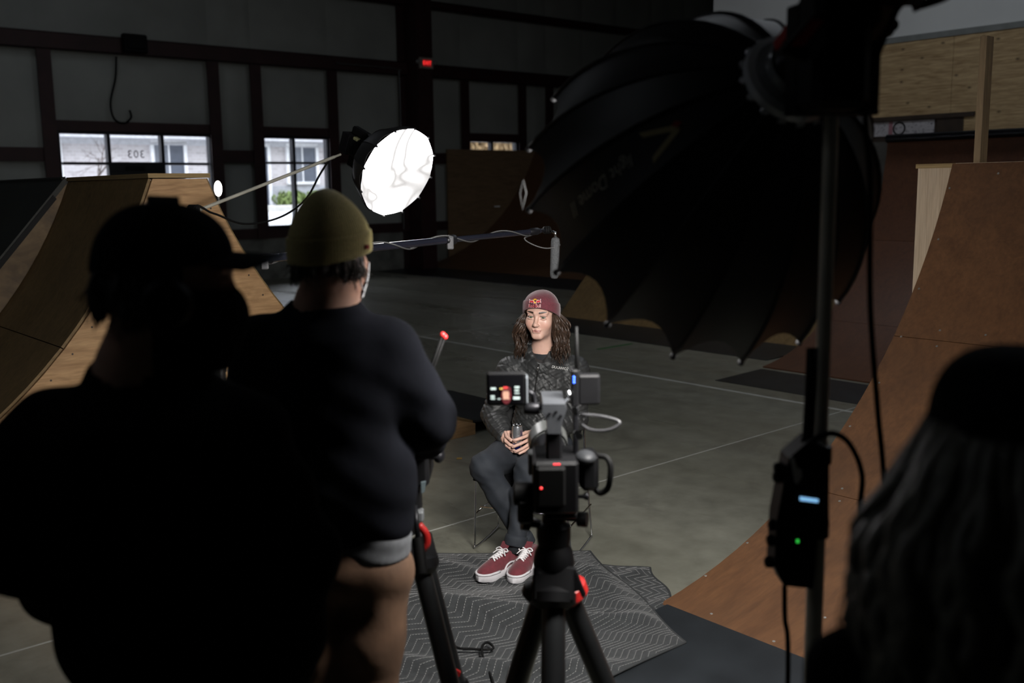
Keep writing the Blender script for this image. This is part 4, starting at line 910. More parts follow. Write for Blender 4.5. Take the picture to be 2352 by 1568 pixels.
# second camera in front of the man
c2 = root('cinema_camera', atY(930, 1120, T2Y + .1), 'second camera on its tripod, mostly hidden in front of the man in the beanie', 'camera')
pxb(880, 960, 985, 1120, T2Y, .2, .01).build('body', m_black, c2)
pxb(960, 1035, 1008, 1056, T2Y + .02, .1, .006).build('side_handle', m_black, c2)
m = MB(); m.sphere(atY(1008, 1045, T2Y + .05), (.018, .03, .022), 10, 8); m.build('grip_end', m_black_m, c2, smooth=True)
for (x0, y0, x1, y1) in ((992, 838, 1017, 768), (997, 840, 1022, 773)):
    m = MB(); m.tube([atY(x0 - 20, y0 + 60, T2Y + .1), atY(x0, y0, T2Y + .1), atY(x1, y1, T2Y + .1)], .005, 8); an = m.build('antenna', m_rubber, c2, smooth=True)
    m = MB(); m.sphere(atY(x1, y1, T2Y + .1), .0085, 10, 8); m.build('red_tip', mat('red_tip_plastic', (.7, .03, .03), .4, emit=.15), an, smooth=True)
pxb(955, 880, 1000, 960, T2Y + .08, .05, .006).build('receiver', m_black, c2)
m = MB(); m.lathe([(.045, 0), (.045, .16), (.05, .18)], atY(930, 1040, T2Y + .2), (.15, 1, 0), 20); m.build('lens', m_black_m, c2, smooth=True, sharp=35)

# ================================================================ BLANKETS, CABLES ON THE FLOOR, CHAIR
def blanket_mat():
    m, nt, b = base('quilted_grey_blanket', .9)
    uvn = nn(nt, 'ShaderNodeUVMap'); sx = nn(nt, 'ShaderNodeSeparateXYZ'); nt.links.new(uvn.outputs[0], sx.inputs[0])
    tri = math_(nt, 'MULTIPLY', math_(nt, 'PINGPONG', sx.outputs[0], .07), .8); zz = math_(nt, 'ADD', sx.outputs[1], tri)
    ln = math_(nt, 'PINGPONG', zz, .021)
    line = ramp(nt, math_(nt, 'MULTIPLY', ln, 1 / .021), [(.03, (1, 1, 1)), (.085, (0, 0, 0))])
    dash = math_(nt, 'GREATER_THAN', math_(nt, 'FRACT', math_(nt, 'MULTIPLY', sx.outputs[0], 110.0)), .38)
    ms_ = math_(nt, 'MULTIPLY', line, dash)
    n = noise(nt, coords(nt), 40, 4)
    c = mix(nt, ms_, ramp(nt, n, [(.3, (.014, .0155, .0165)), (.7, (.025, .0275, .029))]), (.28, .28, .27))
    nt.links.new(c, b.inputs['Base Color']); bump(nt, math_(nt, 'SMOOTH_MIN', math_(nt, 'MULTIPLY', ln, 60.0), .5, .3), .55, .012); b.inputs['Sheen Weight'].default_value = .15
    return m
m_blank = blanket_mat(); m_hem = mat('blanket_hem', (.025, .027, .028), .9)
def blanket(label, corners, wr, nu=90, nv=90, lift=.016, hump=None, uvrot=0.0):
    C_ = [np.asarray(c, float) for c in corners]; m = MB(); uv = []; pts = []
    def fn(s, t):
        p = (C_[0] * (1 - s) + C_[1] * s) * (1 - t) + (C_[3] * (1 - s) + C_[2] * s) * t
        e = min(s, 1 - s, t, 1 - t); z = 0.0
        for (dx, dy, k, ph2, amp) in wr:
            q = math.sin(k * (p[0] * dx + p[1] * dy) + ph2 + 1.1 * math.sin(2.3 * p[0] - 1.7 * p[1] + ph2)); q2 = .5 + .5 * math.sin(2.1 * p[0] + 1.3 * p[1] * dx + ph2 * 3)
            z += amp * max(0, q) ** 3 * q2
        if hump:
            for hx, hy, hr, hz in hump: z += hz * math.exp(-((p[0] - hx) ** 2 + (p[1] - hy) ** 2) / hr ** 2)
        z = z * min(1, e * 9) * (1 - math.exp(-((p[0] - .02) ** 2 + (p[1] - 4.5) ** 2) / .04)) + lift
        U_ = s * np.linalg.norm(C_[1] - C_[0]); W_ = t * np.linalg.norm(C_[3] - C_[0])
        uv.append((U_ * math.cos(uvrot) - W_ * math.sin(uvrot), U_ * math.sin(uvrot) + W_ * math.cos(uvrot)))
        return (p[0] + .012 * math.sin(9 * t + s * 3), p[1] + .012 * math.sin(8 * s + t), z)
    m.grid(fn, nu, nv); top = list(m.v); N = nu + 1
    # underside skirt gives thickness
    ring = [i for i in range(N)] + [j * N + nu for j in range(1, nv + 1)] + [nv * N + i for i in range(nu - 1, -1, -1)] + [j * N for j in range(nv - 1, 0, -1)]
    o = len(m.v)
    for i in ring: x, y, z = m.v[i]; m.v.append((x, y, max(.0005, z - .008))); uv.append(uv[i])
    for k in range(len(ring)): m.f.append((ring[(k + 1) % len(ring)], ring[k], o + k, o + (k + 1) % len(ring))); m.m.append(0)
    m.uv = uv; ob = m.build('moving_blanket', m_blank, smooth=True, label=label, cat='blanket', group='moving blankets on the floor', loc=(C_[0] + C_[2]) / 2 * V(1, 1, 0))
    h = MB(); h.tube([V(*m.v[i]) - V(0, 0, .002) for i in ring] + [V(*m.v[ring[0]]) - V(0, 0, .002)], .006, 5, False); h.build('hem', m_hem, ob, smooth=True)
    return ob
blanket('crumpled dark grey quilted moving blanket under the tripods and shoes', [V(-1.0, 4.72, 0), V(.37, 4.7, 0), V(.675, 3.70, 0), V(-.62, 2.6, 0)],
        [(.8, .6, 9, .4, .06), (-.5, .85, 7, 1.6, .065), (.2, 1, 14, 2.2, .04), (1, -.3, 12, 4.0, .035)], hump=[(-.3, 4.72, .12, .05), (-.15, 4.72, .12, .035), (.05, 3.9, .1, .02)], uvrot=.5, nu=130, nv=130)
blanket('second grey quilted blanket spread flat beside the near ramp, under the first', [V(.2, 4.62, 0), V(.64, 4.5, 0), V(.70, 4.02, 0), V(.3, 3.9, 0)],
        [(.9, .4, 13, .4, .014), (-.3, .9, 16, 2.6, .014)], nu=50, nv=50, lift=.006, uvrot=1.2)
cable([gnd(880, 1470), gnd(930, 1452) + V(0, 0, .02), gnd(985, 1440) + V(0, 0, .035), gnd(1040, 1503) + V(0, 0, .04), gnd(1085, 1512) + V(0, 0, .04), gnd(1132, 1512) + V(0, 0, .04), gnd(1122, 1500) + V(0, 0, .045), gnd(1108, 1512) + V(0, 0, .05), gnd(1112, 1540) + V(0, 0, .04), gnd(1130, 1575) + V(0, 0, .03), gnd(1150, 1640) + V(0, 0, .02)], .005, m_rubber, 'black cable lying in a loop on the quilted blanket')
# ================================================================ PEOPLE: smooth implicit bodies meshed with surface nets
class Sdf:
    def __init__(s): s.p = []; s.post = []
    def cone(s, a, b, ra, rb, k=.02, sub=False):
        a, b = np.asarray(a, float), np.asarray(b, float); ba = b - a; L2 = max(ba @ ba, 1e-9); R = max(ra, rb)
        def f(P):
            q = P - a; t = np.clip(q @ ba / L2, 0, 1); return np.linalg.norm(q - t[:, None] * ba, axis=1) - (ra + (rb - ra) * t)
        s.p.append((f, np.minimum(a, b) - R, np.maximum(a, b) + R, k, sub)); return s
    def chain(s, pts, rs, k=.02):
        for i in range(len(pts) - 1): s.cone(pts[i], pts[i + 1], rs[i], rs[i + 1], k)
        return s
    def ell(s, c, r, R=None, k=.02, sub=False):
        c, r = np.asarray(c, float), np.asarray(r, float); R = np.eye(3) if R is None else np.asarray(R, float); m = max(r)
        def f(P):
            q = (P - c) @ R; k0 = np.linalg.norm(q / r, axis=1); k1 = np.linalg.norm(q / (r * r), axis=1) + 1e-9; return k0 * (k0 - 1) / k1
        s.p.append((f, c - m, c + m, k, sub)); return s
    def eval(s, P, idx=None):
        d = np.full(len(P), 10.0)
        for i in (range(len(s.p)) if idx is None else idx):
            f, lo, hi, k, sub = s.p[i]; e = f(P)
            if sub:
                h = np.clip(.5 - .5 * (d + e) / k, 0, 1); d = d * (1 - h) - e * h + k * h * (1 - h)
            else:
                h = np.clip(.5 + .5 * (d - e) / k, 0, 1); d = d * (1 - h) + e * h - k * h * (1 - h)
        for g_ in s.post: d = g_(P, d)
        return d
    def mesh(s, h, lo=None, hi=None, pad=.03):
        lo = np.min([p[1] for p in s.p if not p[4]], axis=0) - pad if lo is None else np.asarray(lo, float)
        hi = np.max([p[2] for p in s.p if not p[4]], axis=0) + pad if hi is None else np.asarray(hi, float)
        B = 10; nb = np.ceil((hi - lo) / (h * B)).astype(int); N = nb * B + 1
        ci = np.stack(np.meshgrid(*[np.arange(n) for n in nb], indexing='ij'), -1).reshape(-1, 3)
        cen = lo + (ci + .5) * B * h; hd = B * h * .87
        PL = np.array([p[1] for p in s.p]); PH = np.array([p[2] for p in s.p])
        dc = s.eval(cen)
        F = np.empty(N, np.float32)
        act = np.abs(dc) < hd * 1.7 + .02
        for (i, j, k), d0 in zip(ci[~act], dc[~act]): F[i * B:(i + 1) * B + 1, j * B:(j + 1) * B + 1, k * B:(k + 1) * B + 1] = d0
        ax = np.arange(B + 1) * h; G = np.stack(np.meshgrid(ax, ax, ax, indexing='ij'), -1).reshape(-1, 3)
        for (i, j, k) in ci[act]:
            o = lo + np.array([i, j, k]) * B * h
            m = .03 + .02
            idx = np.nonzero(np.all((PL <= o + B * h + m) & (PH >= o - m), axis=1))[0]
            F[i * B:(i + 1) * B + 1, j * B:(j + 1) * B + 1, k * B:(k + 1) * B + 1] = (s.eval(G + o, idx) if len(idx) else np.full(len(G), 1.0)).reshape(B + 1, B + 1, B + 1)
        # surface nets
        S = F < 0; n0, n1, n2 = [n - 1 for n in N]
        cnt = np.zeros((n0, n1, n2), np.int8)
        cor = [(a, b, c) for a in (0, 1) for b in (0, 1) for c in (0, 1)]
        for a, b, c in cor: cnt += S[a:a + n0, b:b + n1, c:c + n2]
        cells = np.argwhere((cnt > 0) & (cnt < 8)); vid = np.full((n0, n1, n2), -1, np.int32); vid[tuple(cells.T)] = np.arange(len(cells))
        acc = np.zeros((len(cells), 3)); wt = np.zeros(len(cells))
        for p in cor:
            for ax_ in range(3):
                if p[ax_]: continue
                q = list(p); q[ax_] = 1
                fa = F[tuple((cells + p).T)]; fb = F[tuple((cells + q).T)]; x = (fa < 0) != (fb < 0)
                t = np.where(x, fa / np.where(x, fa - fb, 1), 0); pos = np.tile(np.array(p, float), (len(cells), 1)); pos[:, ax_] = t
                acc[x] += pos[x]; wt[x] += 1
        vs_ = lo + (cells + acc / wt[:, None]) * h; faces = []
        for ax_ in range(3):
            b1, b2 = [(1, 2), (2, 0), (0, 1)][ax_]
            sl = [slice(None)] * 3; sl2 = [slice(None)] * 3; sl[ax_] = slice(0, -1); sl2[ax_] = slice(1, None)
            A = S[tuple(sl)]; Bb = S[tuple(sl2)]; e = np.argwhere(A != Bb); 
            e = e[(e[:, b1] > 0) & (e[:, b2] > 0) & (e[:, b1] < N[b1] - 1) & (e[:, b2] < N[b2] - 1)]
            ins = A[tuple(e.T)]; q = []
            for d1, d2 in ((1, 1), (0, 1), (0, 0), (1, 0)):
                c = e.copy(); c[:, b1] -= d1; c[:, b2] -= d2; q.append(vid[tuple(c.T)])
            q = np.stack(q, 1); q[~ins] = q[~ins][:, ::-1]; faces.append(q)
        return vs_, np.concatenate(faces)

def frame(f, up=(0, 0, 1)):
    f = nrm(f); s_ = nrm(np.cross(f, up)); return np.array([s_, f, np.cross(s_, f)]).T       # columns: side (own right), forward, up
def np_mesh(name, parts, mats, parent, attr=None, smooth=True):
    """parts: list of (verts, quads)"""
    off = 0; VS = []; FS = []
    for v_, f_ in parts: VS.append(np.asarray(v_)); FS.append(np.asarray(f_) + off); off += len(v_)
    Vv = np.concatenate(VS); Ff = np.concatenate(FS); o_, fr = frame_of(parent)
    me = bpy.data.meshes.new(name); n = len(Ff)
    me.vertices.add(len(Vv)); me.vertices.foreach_set('co', (Vv - o_).astype(np.float32).ravel())
    me.loops.add(4 * n); me.loops.foreach_set('vertex_index', Ff.astype(np.int32).ravel())
    me.polygons.add(n); me.polygons.foreach_set('loop_start', np.arange(0, 4 * n, 4, dtype=np.int32))
    me.update(calc_edges=True); me.validate()
    if smooth: me.polygons.foreach_set('use_smooth', np.ones(n, bool))
    if attr is not None:
        for k, val in attr.items():
            a_ = me.attributes.new(k, 'FLOAT_VECTOR', 'POINT'); a_.data.foreach_set('vector', np.asarray(val(Vv), np.float32).ravel())
    for m_ in (mats if isinstance(mats, list) else [mats]): me.materials.append(m_)
    ob = bpy.data.objects.new(name, me); COL.objects.link(ob); ob.parent = parent
    return ob
from mathutils.bvhtree import BVHTree
def bvh(parts):
    v_ = np.concatenate([p[0] for p in parts]); f_ = []; o = 0
    for a, b in parts: f_ += [tuple(int(i) + o for i in q) for q in b]; o += len(a)
    return BVHTree.FromPolygons([tuple(q) for q in v_], f_)
def cast(tree, x, y, lift=.0015):
    d = ray(x, y); h = tree.ray_cast(Vector(CAMP), Vector(nrm(d)), 20)
    if h[0] is None: return None
    n = np.array(h[1]); n = n if n @ d < 0 else -n
    return np.array(h[0]) + n * lift
def decal(tree, pts, faces, mm, name, parent, lift=.0015):
    P_ = [cast(tree, x, y, lift) for x, y in pts]
    good = [q for q in P_ if q is not None]
    if not good: return None
    P_ = [q if q is not None else good[0] for q in P_]
    m = MB(); m.add(P_, faces)
    return m.build(name, mm, parent)
def textpx(txt, cx, cy, w, ang=0.0, shear=0.0, hscale=1.0, res=2):
    tv, tf = text_geo(txt, 1.0, shear, 0, res); k = w / (tv[:, 0].max() - tv[:, 0].min()); c, s_ = math.cos(ang), math.sin(ang)
    return [(cx + k * (x * c - -y * hscale * s_), cy + k * (x * s_ + -y * hscale * c)) for x, y, z in tv], tf

# ---- skin with painted lips / brows in head coordinates (attribute hl)
def skin_mat(name, col, lip=None, brow=None, rough=.45, blush=None):
    m, nt, b = base(name, rough); b.inputs['Subsurface Weight'].default_value = .12; b.inputs['Subsurface Radius'].default_value = (.01, .004, .002); b.inputs['Subsurface Scale'].default_value = .5
    n = noise(nt, coords(nt), 30, 4); c = ramp(nt, n, [(.3, tuple(k * .93 for k in col)), (.7, tuple(min(1, k * 1.05) for k in col))])
    if lip:
        at = nn(nt, 'ShaderNodeAttribute', attribute_name='hl'); sx = nn(nt, 'ShaderNodeSeparateXYZ'); nt.links.new(at.outputs['Vector'], sx.inputs[0]); X, Y, Z = sx.outputs
        ax_ = math_(nt, 'ABSOLUTE', X)
        def ellm(cx, cz, rx, rz, soft=.25, use=ax_):
            a = math_(nt, 'POWER', math_(nt, 'DIVIDE', math_(nt, 'SUBTRACT', use, cx), rx), 2.0); e = math_(nt, 'POWER', math_(nt, 'ABSOLUTE', math_(nt, 'DIVIDE', math_(nt, 'SUBTRACT', Z, cz), rz)), 2.0)
            d = math_(nt, 'ADD', a, e); f = ramp(nt, d, [(1 - soft, (1, 1, 1)), (1.0, (0, 0, 0))]); return math_(nt, 'MULTIPLY', f, math_(nt, 'GREATER_THAN', Y, .045))
        if blush: c = mix(nt, math_(nt, 'MULTIPLY', ellm(.042, -.045, .03, .026, .9), .45), c, blush)
        # upper lid shadow colour and brow hair
        c = mix(nt, math_(nt, 'MULTIPLY', ellm(.031, .0065, .018, .0045, .6), .6), c, tuple(k * .45 for k in col))
        c = mix(nt, math_(nt, 'MULTIPLY', ellm(.031, .0012, .0185, .003, .5), .9), c, (.03, .02, .018))
        slope = math_(nt, 'SUBTRACT', Z, math_(nt, 'MULTIPLY', math_(nt, 'SUBTRACT', ax_, .014), .12))
        bz = math_(nt, 'ABSOLUTE', math_(nt, 'SUBTRACT', slope, .0205)); th = math_(nt, 'SUBTRACT', .0046, math_(nt, 'MULTIPLY', math_(nt, 'MAXIMUM', math_(nt, 'SUBTRACT', ax_, .03), 0.0), .16))
        bm = math_(nt, 'MULTIPLY', math_(nt, 'LESS_THAN', bz, th), math_(nt, 'MULTIPLY', math_(nt, 'GREATER_THAN', ax_, .0135), math_(nt, 'LESS_THAN', ax_, .051)))
        c = mix(nt, math_(nt, 'MULTIPLY', math_(nt, 'MULTIPLY', bm, math_(nt, 'GREATER_THAN', Y, .045)), .95), c, brow)
        c = mix(nt, math_(nt, 'MULTIPLY', ellm(.0, -.0708, .0265, .0076, .45), .75), c, lip)
        c = mix(nt, math_(nt, 'MULTIPLY', ellm(.0, -.0705, .0245, .0013, .5), .85), c, tuple(k * .3 for k in lip))
    nt.links.new(c, b.inputs['Base Color']); return m
def add_head(S, c, F_, sc=1.0, female=True, neck_to=None, neck_r=.05):
    L = lambda x, y, z: np.asarray(c) + F_ @ (V(x, y, z) * sc)
    E = lambda x, y, z, rx, ry, rz, k=.02, sub=False: S.ell(L(x, y, z), V(rx, ry, rz) * sc, F_, k * sc, sub)
    K = lambda a, b, ra, rb, k=.015, sub=False: S.cone(L(*a), L(*b), ra * sc, rb * sc, k * sc, sub)
    w = .94 if female else 1.0
    E(0, -.014, .03, .073, .092, .088); E(0, .02, -.035, .058 * w, .064, .083, .03); E(0, .028, -.073, .0445 * w, .048, .04, .03)
    K((-.012, .069, -.1), (.012, .069, -.1), .015, .015, .022)
    for s_ in (-1, 1):
        E(s_ * .04, .052, -.036, .0235, .0245, .026, .03); E(s_ * .0775, -.006, -.012, .008, .021, .033, .008)
        K((s_ * .012, .082, .021), (s_ * .045, .068, .021), .0095, .009, .02)
    for s_ in (-1, 1): E(s_ * .031, .099, -.004, .0185, .02, .0125, .014, True)
    K((0, .08, .006), (0, .1035, -.035), .0068, .0085, .014)
    E(0, .1035, -.0385, .0092, .0105, .0085, .01)
    for s_ in (-1, 1): E(s_ * .0105, .0955, -.0415, .0062, .009, .0058, .008)
    for s_ in (-1, 1):      # lids
        E(s_ * .031, .0738, .0045, .0185, .0138, .0064, .004); E(s_ * .031, .0745, -.0105, .0165, .0122, .005, .004)
    K((-.019, .0825, -.0655), (.019, .0825, -.0655), .0042, .0042, .006); K((0, .0885, -.0655), (0, .089, -.066), .0045, .0045, .008)
    K((-.013, .0845, -.0755), (.013, .0845, -.0755), .0052, .0052, .007)
    K((-.023, .093, -.0695), (0, .0945, -.0712), .0018, .002, .003, True); K((.023, .093, -.0695), (0, .0945, -.0712), .0018, .002, .003, True)
    K((-.026, .083, -.069), (-.0262, .0832, -.069), .0025, .0025, .006, True); K((.026, .083, -.069), (.0262, .0832, -.069), .0025, .0025, .006, True)
    if neck_to is not None:
        S.cone(L(0, -.022, -.06), neck_to, neck_r, neck_r * 1.12, .03)
    return L
def eyes(parent, c, F_, sc, gaze, iris=(.09, .12, .06)):
    for s_ in (-1, 1):
        e = np.asarray(c) + F_ @ (V(s_ * .031, .0715, -.0035) * sc); m = MB(); m.sphere(e, .0132 * sc, 16, 12); o = m.build('eyeball', m_eye, parent, smooth=True)
        g_ = nrm(F_ @ V(*gaze)); m = MB(); m.lathe([(.0066 * sc, .0112 * sc), (.004 * sc, .0133 * sc), (.0, .0136 * sc)], e, g_, 14); m.build('iris', mat('iris_green', iris, .2), o, smooth=True)
        m = MB(); m.lathe([(.003 * sc, .0135 * sc), (.0, .014 * sc)], e, g_, 10); m.build('pupil', m_black, o)
m_eye = mat('eye_white', (.36, .33, .31), .25)

def beanie(parent, c, F_, sc, mm, mcuff, rib=0, ribamp=0.0, name='beanie', rx=.088, ry=.106, top=.155, rimf=.028, rimb=-.045, cuff=.055, peak=0.0, tilt=(0, 0), slouch=1.0, point=1.0):
    """knitted hat: crown and turned-up cuff"""
    c = np.asarray(c, float)
    def surf(th, h, r0=0.0):
        # h 0 rim .. 1 top
        z0 = (rimf + rimb) / 2 + (rimf - rimb) / 2 * math.sin(th); z = z0 + (top - z0) * h
        prof = (1 - max(0, (h - .35) / .65) ** (2.2 * point)) ** .55 if h > .35 else 1.0
        prof = max(prof, .001); k = prof * (1 + .02 * math.sin(3 * th)) * slouch ** (1 - abs(2 * h - 1))
        rr = 1 + ribamp * math.cos(rib * th) if rib else 1.0
        return c + F_ @ (V((rx + r0) * k * rr * math.cos(th) + tilt[0] * h * h, (ry + r0) * k * rr * math.sin(th) - .012 + tilt[1] * h * h, z + peak * h ** 4) * sc)
    nu = 504 if rib else 64
    a = MB(); a.grid(lambda u_, w_: surf(2 * PI * u_, w_), nu, 30, True)
    cr = a.build(name, mm, parent, smooth=True)
    b = MB()
    def cf(u_, w_):
        th = 2 * PI * u_; hs = cuff / (top - (rimf + rimb) / 2)
        q = [(-.006, .002), (-.012, .004), (-.004, .006), (hs * .5, .0068), (hs * .93, .006), (hs, .0045), (hs * .985, .001)]
        t = w_ * 6; i = min(5, int(t)); f = t - i; h = q[i][0] * (1 - f) + q[i + 1][0] * f; r0 = q[i][1] * (1 - f) + q[i + 1][1] * f
        return surf(th, h, r0)
    b.grid(cf, nu, 24, True); cu = b.build('cuff', mcuff, cr, smooth=True)
    return cr, [(np.array(a.v), [f for f in a.f]), (np.array(b.v), [f for f in b.f])]

# ---------------------------------------------------------------- the seated woman
m_skinw = skin_mat('fair_skin', (.64, .4, .32), lip=(.44, .17, .15), brow=(.014, .008, .006), blush=(.62, .3, .23))
m_hair = mat('dark_brown_hair', (.04, .023, .015), .4, var=.5, scale=60, spec=.45)
m_maroon = mat('maroon_knit', (.125, .022, .034), .85, var=.25, scale=150, bmp=.5, bscale=420, sheen=.3)
m_jacket = mat('black_quilted_nylon', (.026, .027, .0275), .55, var=.2, scale=25, spec=.5)
m_tee = mat('black_cotton', (.012, .014, .017), .85)
def denim(name, c1, c2):
    m, nt, b = base(name, .8); n = noise(nt, coords(nt), 3, 3); n2 = noise(nt, coords(nt, (1, 1, 1)), 500, 2)
    c = mix(nt, .3, ramp(nt, n, [(.3, c1), (.7, c2)]), ramp(nt, n2, [(.3, tuple(k * .5 for k in c1)), (.7, tuple(k * 1.4 for k in c2))])); nt.links.new(c, b.inputs['Base Color']); bump(nt, n2, .2, .001); return m
m_jeans = denim('charcoal_denim', (.010, .0125, .017), (.023, .028, .037))
wo = root('person', V(.1, 4.9, 0), 'seated person in a maroon beanie, black quilted jacket and grey jeans holding a can', 'person')
HC = atY(1243, 721, 4.93); HFW = nrm(V(-.30, -.95, -.04)); HF = frame(HFW, nrm(V(.03, 0, 1))); HS = 1.0
NB = atY(1247, 808, 5.0)
SHL, SHR = atY(1172, 848, 5.02), atY(1322, 846, 5.03)      # image left / right
ELL_, ELR = atY(1133, 952, 4.97), atY(1322, 962, 4.97)
WRL, WRR = atY(1158, 1001, 4.80), atY(1231, 1000, 4.79)
CH, WA, PE = atY(1246, 890, 5.02), atY(1244, 965, 5.05), atY(1240, 1012, 5.08)
HIL, HIR = atY(1208, 1030, 5.03), atY(1272, 1030, 5.03)
KNL, KNR = atY(1113, 1072, 4.62), atY(1215, 1078, 4.60)
ANL, ANR = atY(1206, 1244, 4.62), atY(1184, 1246, 4.50)    # left knee -> rear foot, right knee -> front foot (crossed)
S = Sdf(); add_head(S, HC, HF, HS, True, NB, .05)
S.cone(NB, NB - V(0, 0, .03), .058, .075, .03); 
hv = S.mesh(.0024, lo=HC - V(.15, .17, .27), hi=HC + V(.15, .17, .15))
S = Sdf()
S.chain([NB - V(0, 0, .03), CH, WA, PE], [.07, .11, .1, .12], .04)
S.cone(SHL, SHR, .05, .05, .04)
for a, b, c in ((SHL, ELL_, WRL), (SHR, ELR, WRR)): S.chain([a, b, c], [.045, .037, .027], .02)
for a, b, c in ((HIL, KNL, ANL), (HIR, KNR, ANR)): S.chain([a, b, c], [.08, .053, .035], .03)
bv = S.mesh(.008)
# hands round the can
S = Sdf()
def fing(pts, r=.0087):
    q = [atY(*p) for p in pts]; n = len(q); S.chain(q, list(np.linspace(r * 1.06, r * .86, n)), .0022)
palL, palR = atY(1163, 1005, 4.785), atY(1221, 1004, 4.775)
S.cone(WRL, atY(1161, 1004, 4.785), .024, .026, .015); S.cone(atY(1161, 999, 4.785), atY(1164, 1018, 4.775), .021, .019, .015); S.cone(WRL + (WRL - palL) * 1.5, WRL, .024, .024, .01)
S.cone(WRR, atY(1223, 1003, 4.772), .025, .026, .015); S.cone(atY(1222, 996, 4.77), atY(1220, 1018, 4.768), .021, .02, .015); S.cone(WRR + (WRR - palR) * 1.5, WRR, .024, .024, .01)
fing([(1161, 993, 4.772), (1164, 1002, 4.742), (1173, 1010, 4.719), (1184, 1014, 4.709)])
fing([(1160, 1002, 4.77), (1162, 1013, 4.74), (1171, 1021, 4.72), (1182, 1025, 4.712)])
fing([(1161, 1011, 4.768), (1164, 1023, 4.742), (1173, 1030, 4.724), (1185, 1034, 4.717)])
fing([(1163, 1018, 4.766), (1168, 1030, 4.745), (1178, 1036, 4.73), (1189, 1039, 4.724)], .0078)
fing([(1166, 993, 4.78), (1174, 992, 4.785), (1184, 997, 4.785)], .0095)
fing([(1222, 993, 4.757), (1212, 1000, 4.722), (1197, 1006, 4.701), (1181, 1011, 4.693)])
fing([(1222, 1003, 4.757), (1212, 1011, 4.72), (1195, 1019, 4.699), (1178, 1026, 4.694)])
fing([(1221, 1012, 4.757), (1211, 1023, 4.722), (1198, 1031, 4.704), (1184, 1037, 4.70)])
fing([(1220, 1019, 4.757), (1212, 1031, 4.73), (1203, 1036, 4.714), (1193, 1041, 4.708)], .0078)
fing([(1218, 992, 4.772), (1208, 993, 4.782), (1196, 998, 4.784)], .0095)
hd = S.mesh(.0021)
hl = {'hl': lambda P: ((P - HC) @ HF) / HS}
np_mesh('body', [hv, bv, hd], m_skinw, wo, hl)
for pts in ((1182, 1010, 4.684), (1179, 1025, 4.685), (1185, 1036, 4.691)):
    c = atY(*pts); m = MB(); m.sphere(c, (.0045, .002, .0036), 8, 6); m.build('fingernail', mat('nail', (.66, .42, .36), .25), wo, smooth=True)
eyes(wo, HC, HF, HS, (-.28, 1, -.12))
# can
CN = atY(1187, 1034, 4.737); CT = CN + V(0.004, -.004, .134)
can = root('drink_can', CN, 'slim silver and blue drink can held in the hands of the seated person', 'can')
cax = nrm(CT - CN)
m = MB(); m.lathe([(.019, 0), (.0235, .003), (.0265, .012), (.0265, .115), (.0235, .126)], CN, cax, 28, False)
def can_mat():
    m, nt, b = base('can_print', .25, .85); sx = nn(nt, 'ShaderNodeSeparateXYZ'); nt.links.new(coords(nt), sx.inputs[0])
    c = ramp(nt, noise(nt, coords(nt, (1, 1, .2)), 20, 2), [(.3, (.5, .52, .56)), (.7, (.62, .64, .68))])
    low = math_(nt, 'MULTIPLY', math_(nt, 'LESS_THAN', sx.outputs[2], .04), math_(nt, 'GREATER_THAN', math_(nt, 'SINE', math_(nt, 'ADD', math_(nt, 'MULTIPLY', sx.outputs[0], 110), math_(nt, 'MULTIPLY', sx.outputs[2], 60))), -.1))
    c = mix(nt, low, c, (.02, .03, .25)); rt_ = math_(nt, 'MULTIPLY', math_(nt, 'GREATER_THAN', sx.outputs[0], .018), math_(nt, 'LESS_THAN', math_(nt, 'ABSOLUTE', math_(nt, 'SUBTRACT', sx.outputs[2], .085)), .02))
    c = mix(nt, math_(nt, 'MULTIPLY', rt_, .6), c, (.12, .06, .3)); nt.links.new(c, b.inputs['Base Color']); return m
m.build('wall', can_mat(), can, smooth=True, sharp=40)
m = MB(); m.lathe([(.0235, .126), (.0245, .129), (.0245, .131), (.022, .132), (.021, .1275), (.0, .1275)], CN, cax, 28, False); m.build('lid', m_chrome, can, smooth=True, sharp=30)
m = MB(); m.lathe([(.0065, .128), (.0065, .1292), (.0, .1292)], CN + V(-.004, -.004, 0), cax, 12); m.box(CN + cax * .1287 + V(.003, .003, 0), (.014, .008, .0012)); m.build('pull_tab', m_chrome, can)
m = MB(); m.lathe([(.006, .1277), (.0, .1278)], CN + V(.008, .006, 0), cax, 10); m.build('mouth_opening', m_black, can)

# jacket
S = Sdf()
S.ell(CH + V(0, -.0, .0), (.165, .125, .16), None, .05); S.ell(WA + V(0, -.01, -.01), (.155, .13, .12), None, .06); S.ell(PE + V(0, -.01, -.01), (.165, .135, .1), None, .05)
S.cone(SHL + V(.02, 0, -.015), SHR + V(-.02, 0, -.015), .072, .072, .05); S.cone(NB + V(0, .0, -.05), NB + V(0, .005, .0), .1, .074, .04)
for a, b, c in ((SHL, ELL_, WRL), (SHR, ELR, WRR)):
    S.chain([a - V(0, 0, .01), (a + b) / 2, b], [.072, .066, .06], .035); S.chain([b, (b + c) / 2, c + (c - b) * -.06], [.06, .056, .043], .02)
# hood collar
for t in np.linspace(-2.2, 2.2, 12):
    pass
ring = [NB + V(.082 * math.sin(t), .012 + .075 * math.cos(t), .006 + .022 * math.cos(t)) for t in np.linspace(-2.35, 2.35, 13)]
S.chain(ring, [.018] + [.027] * 11 + [.018], .012)
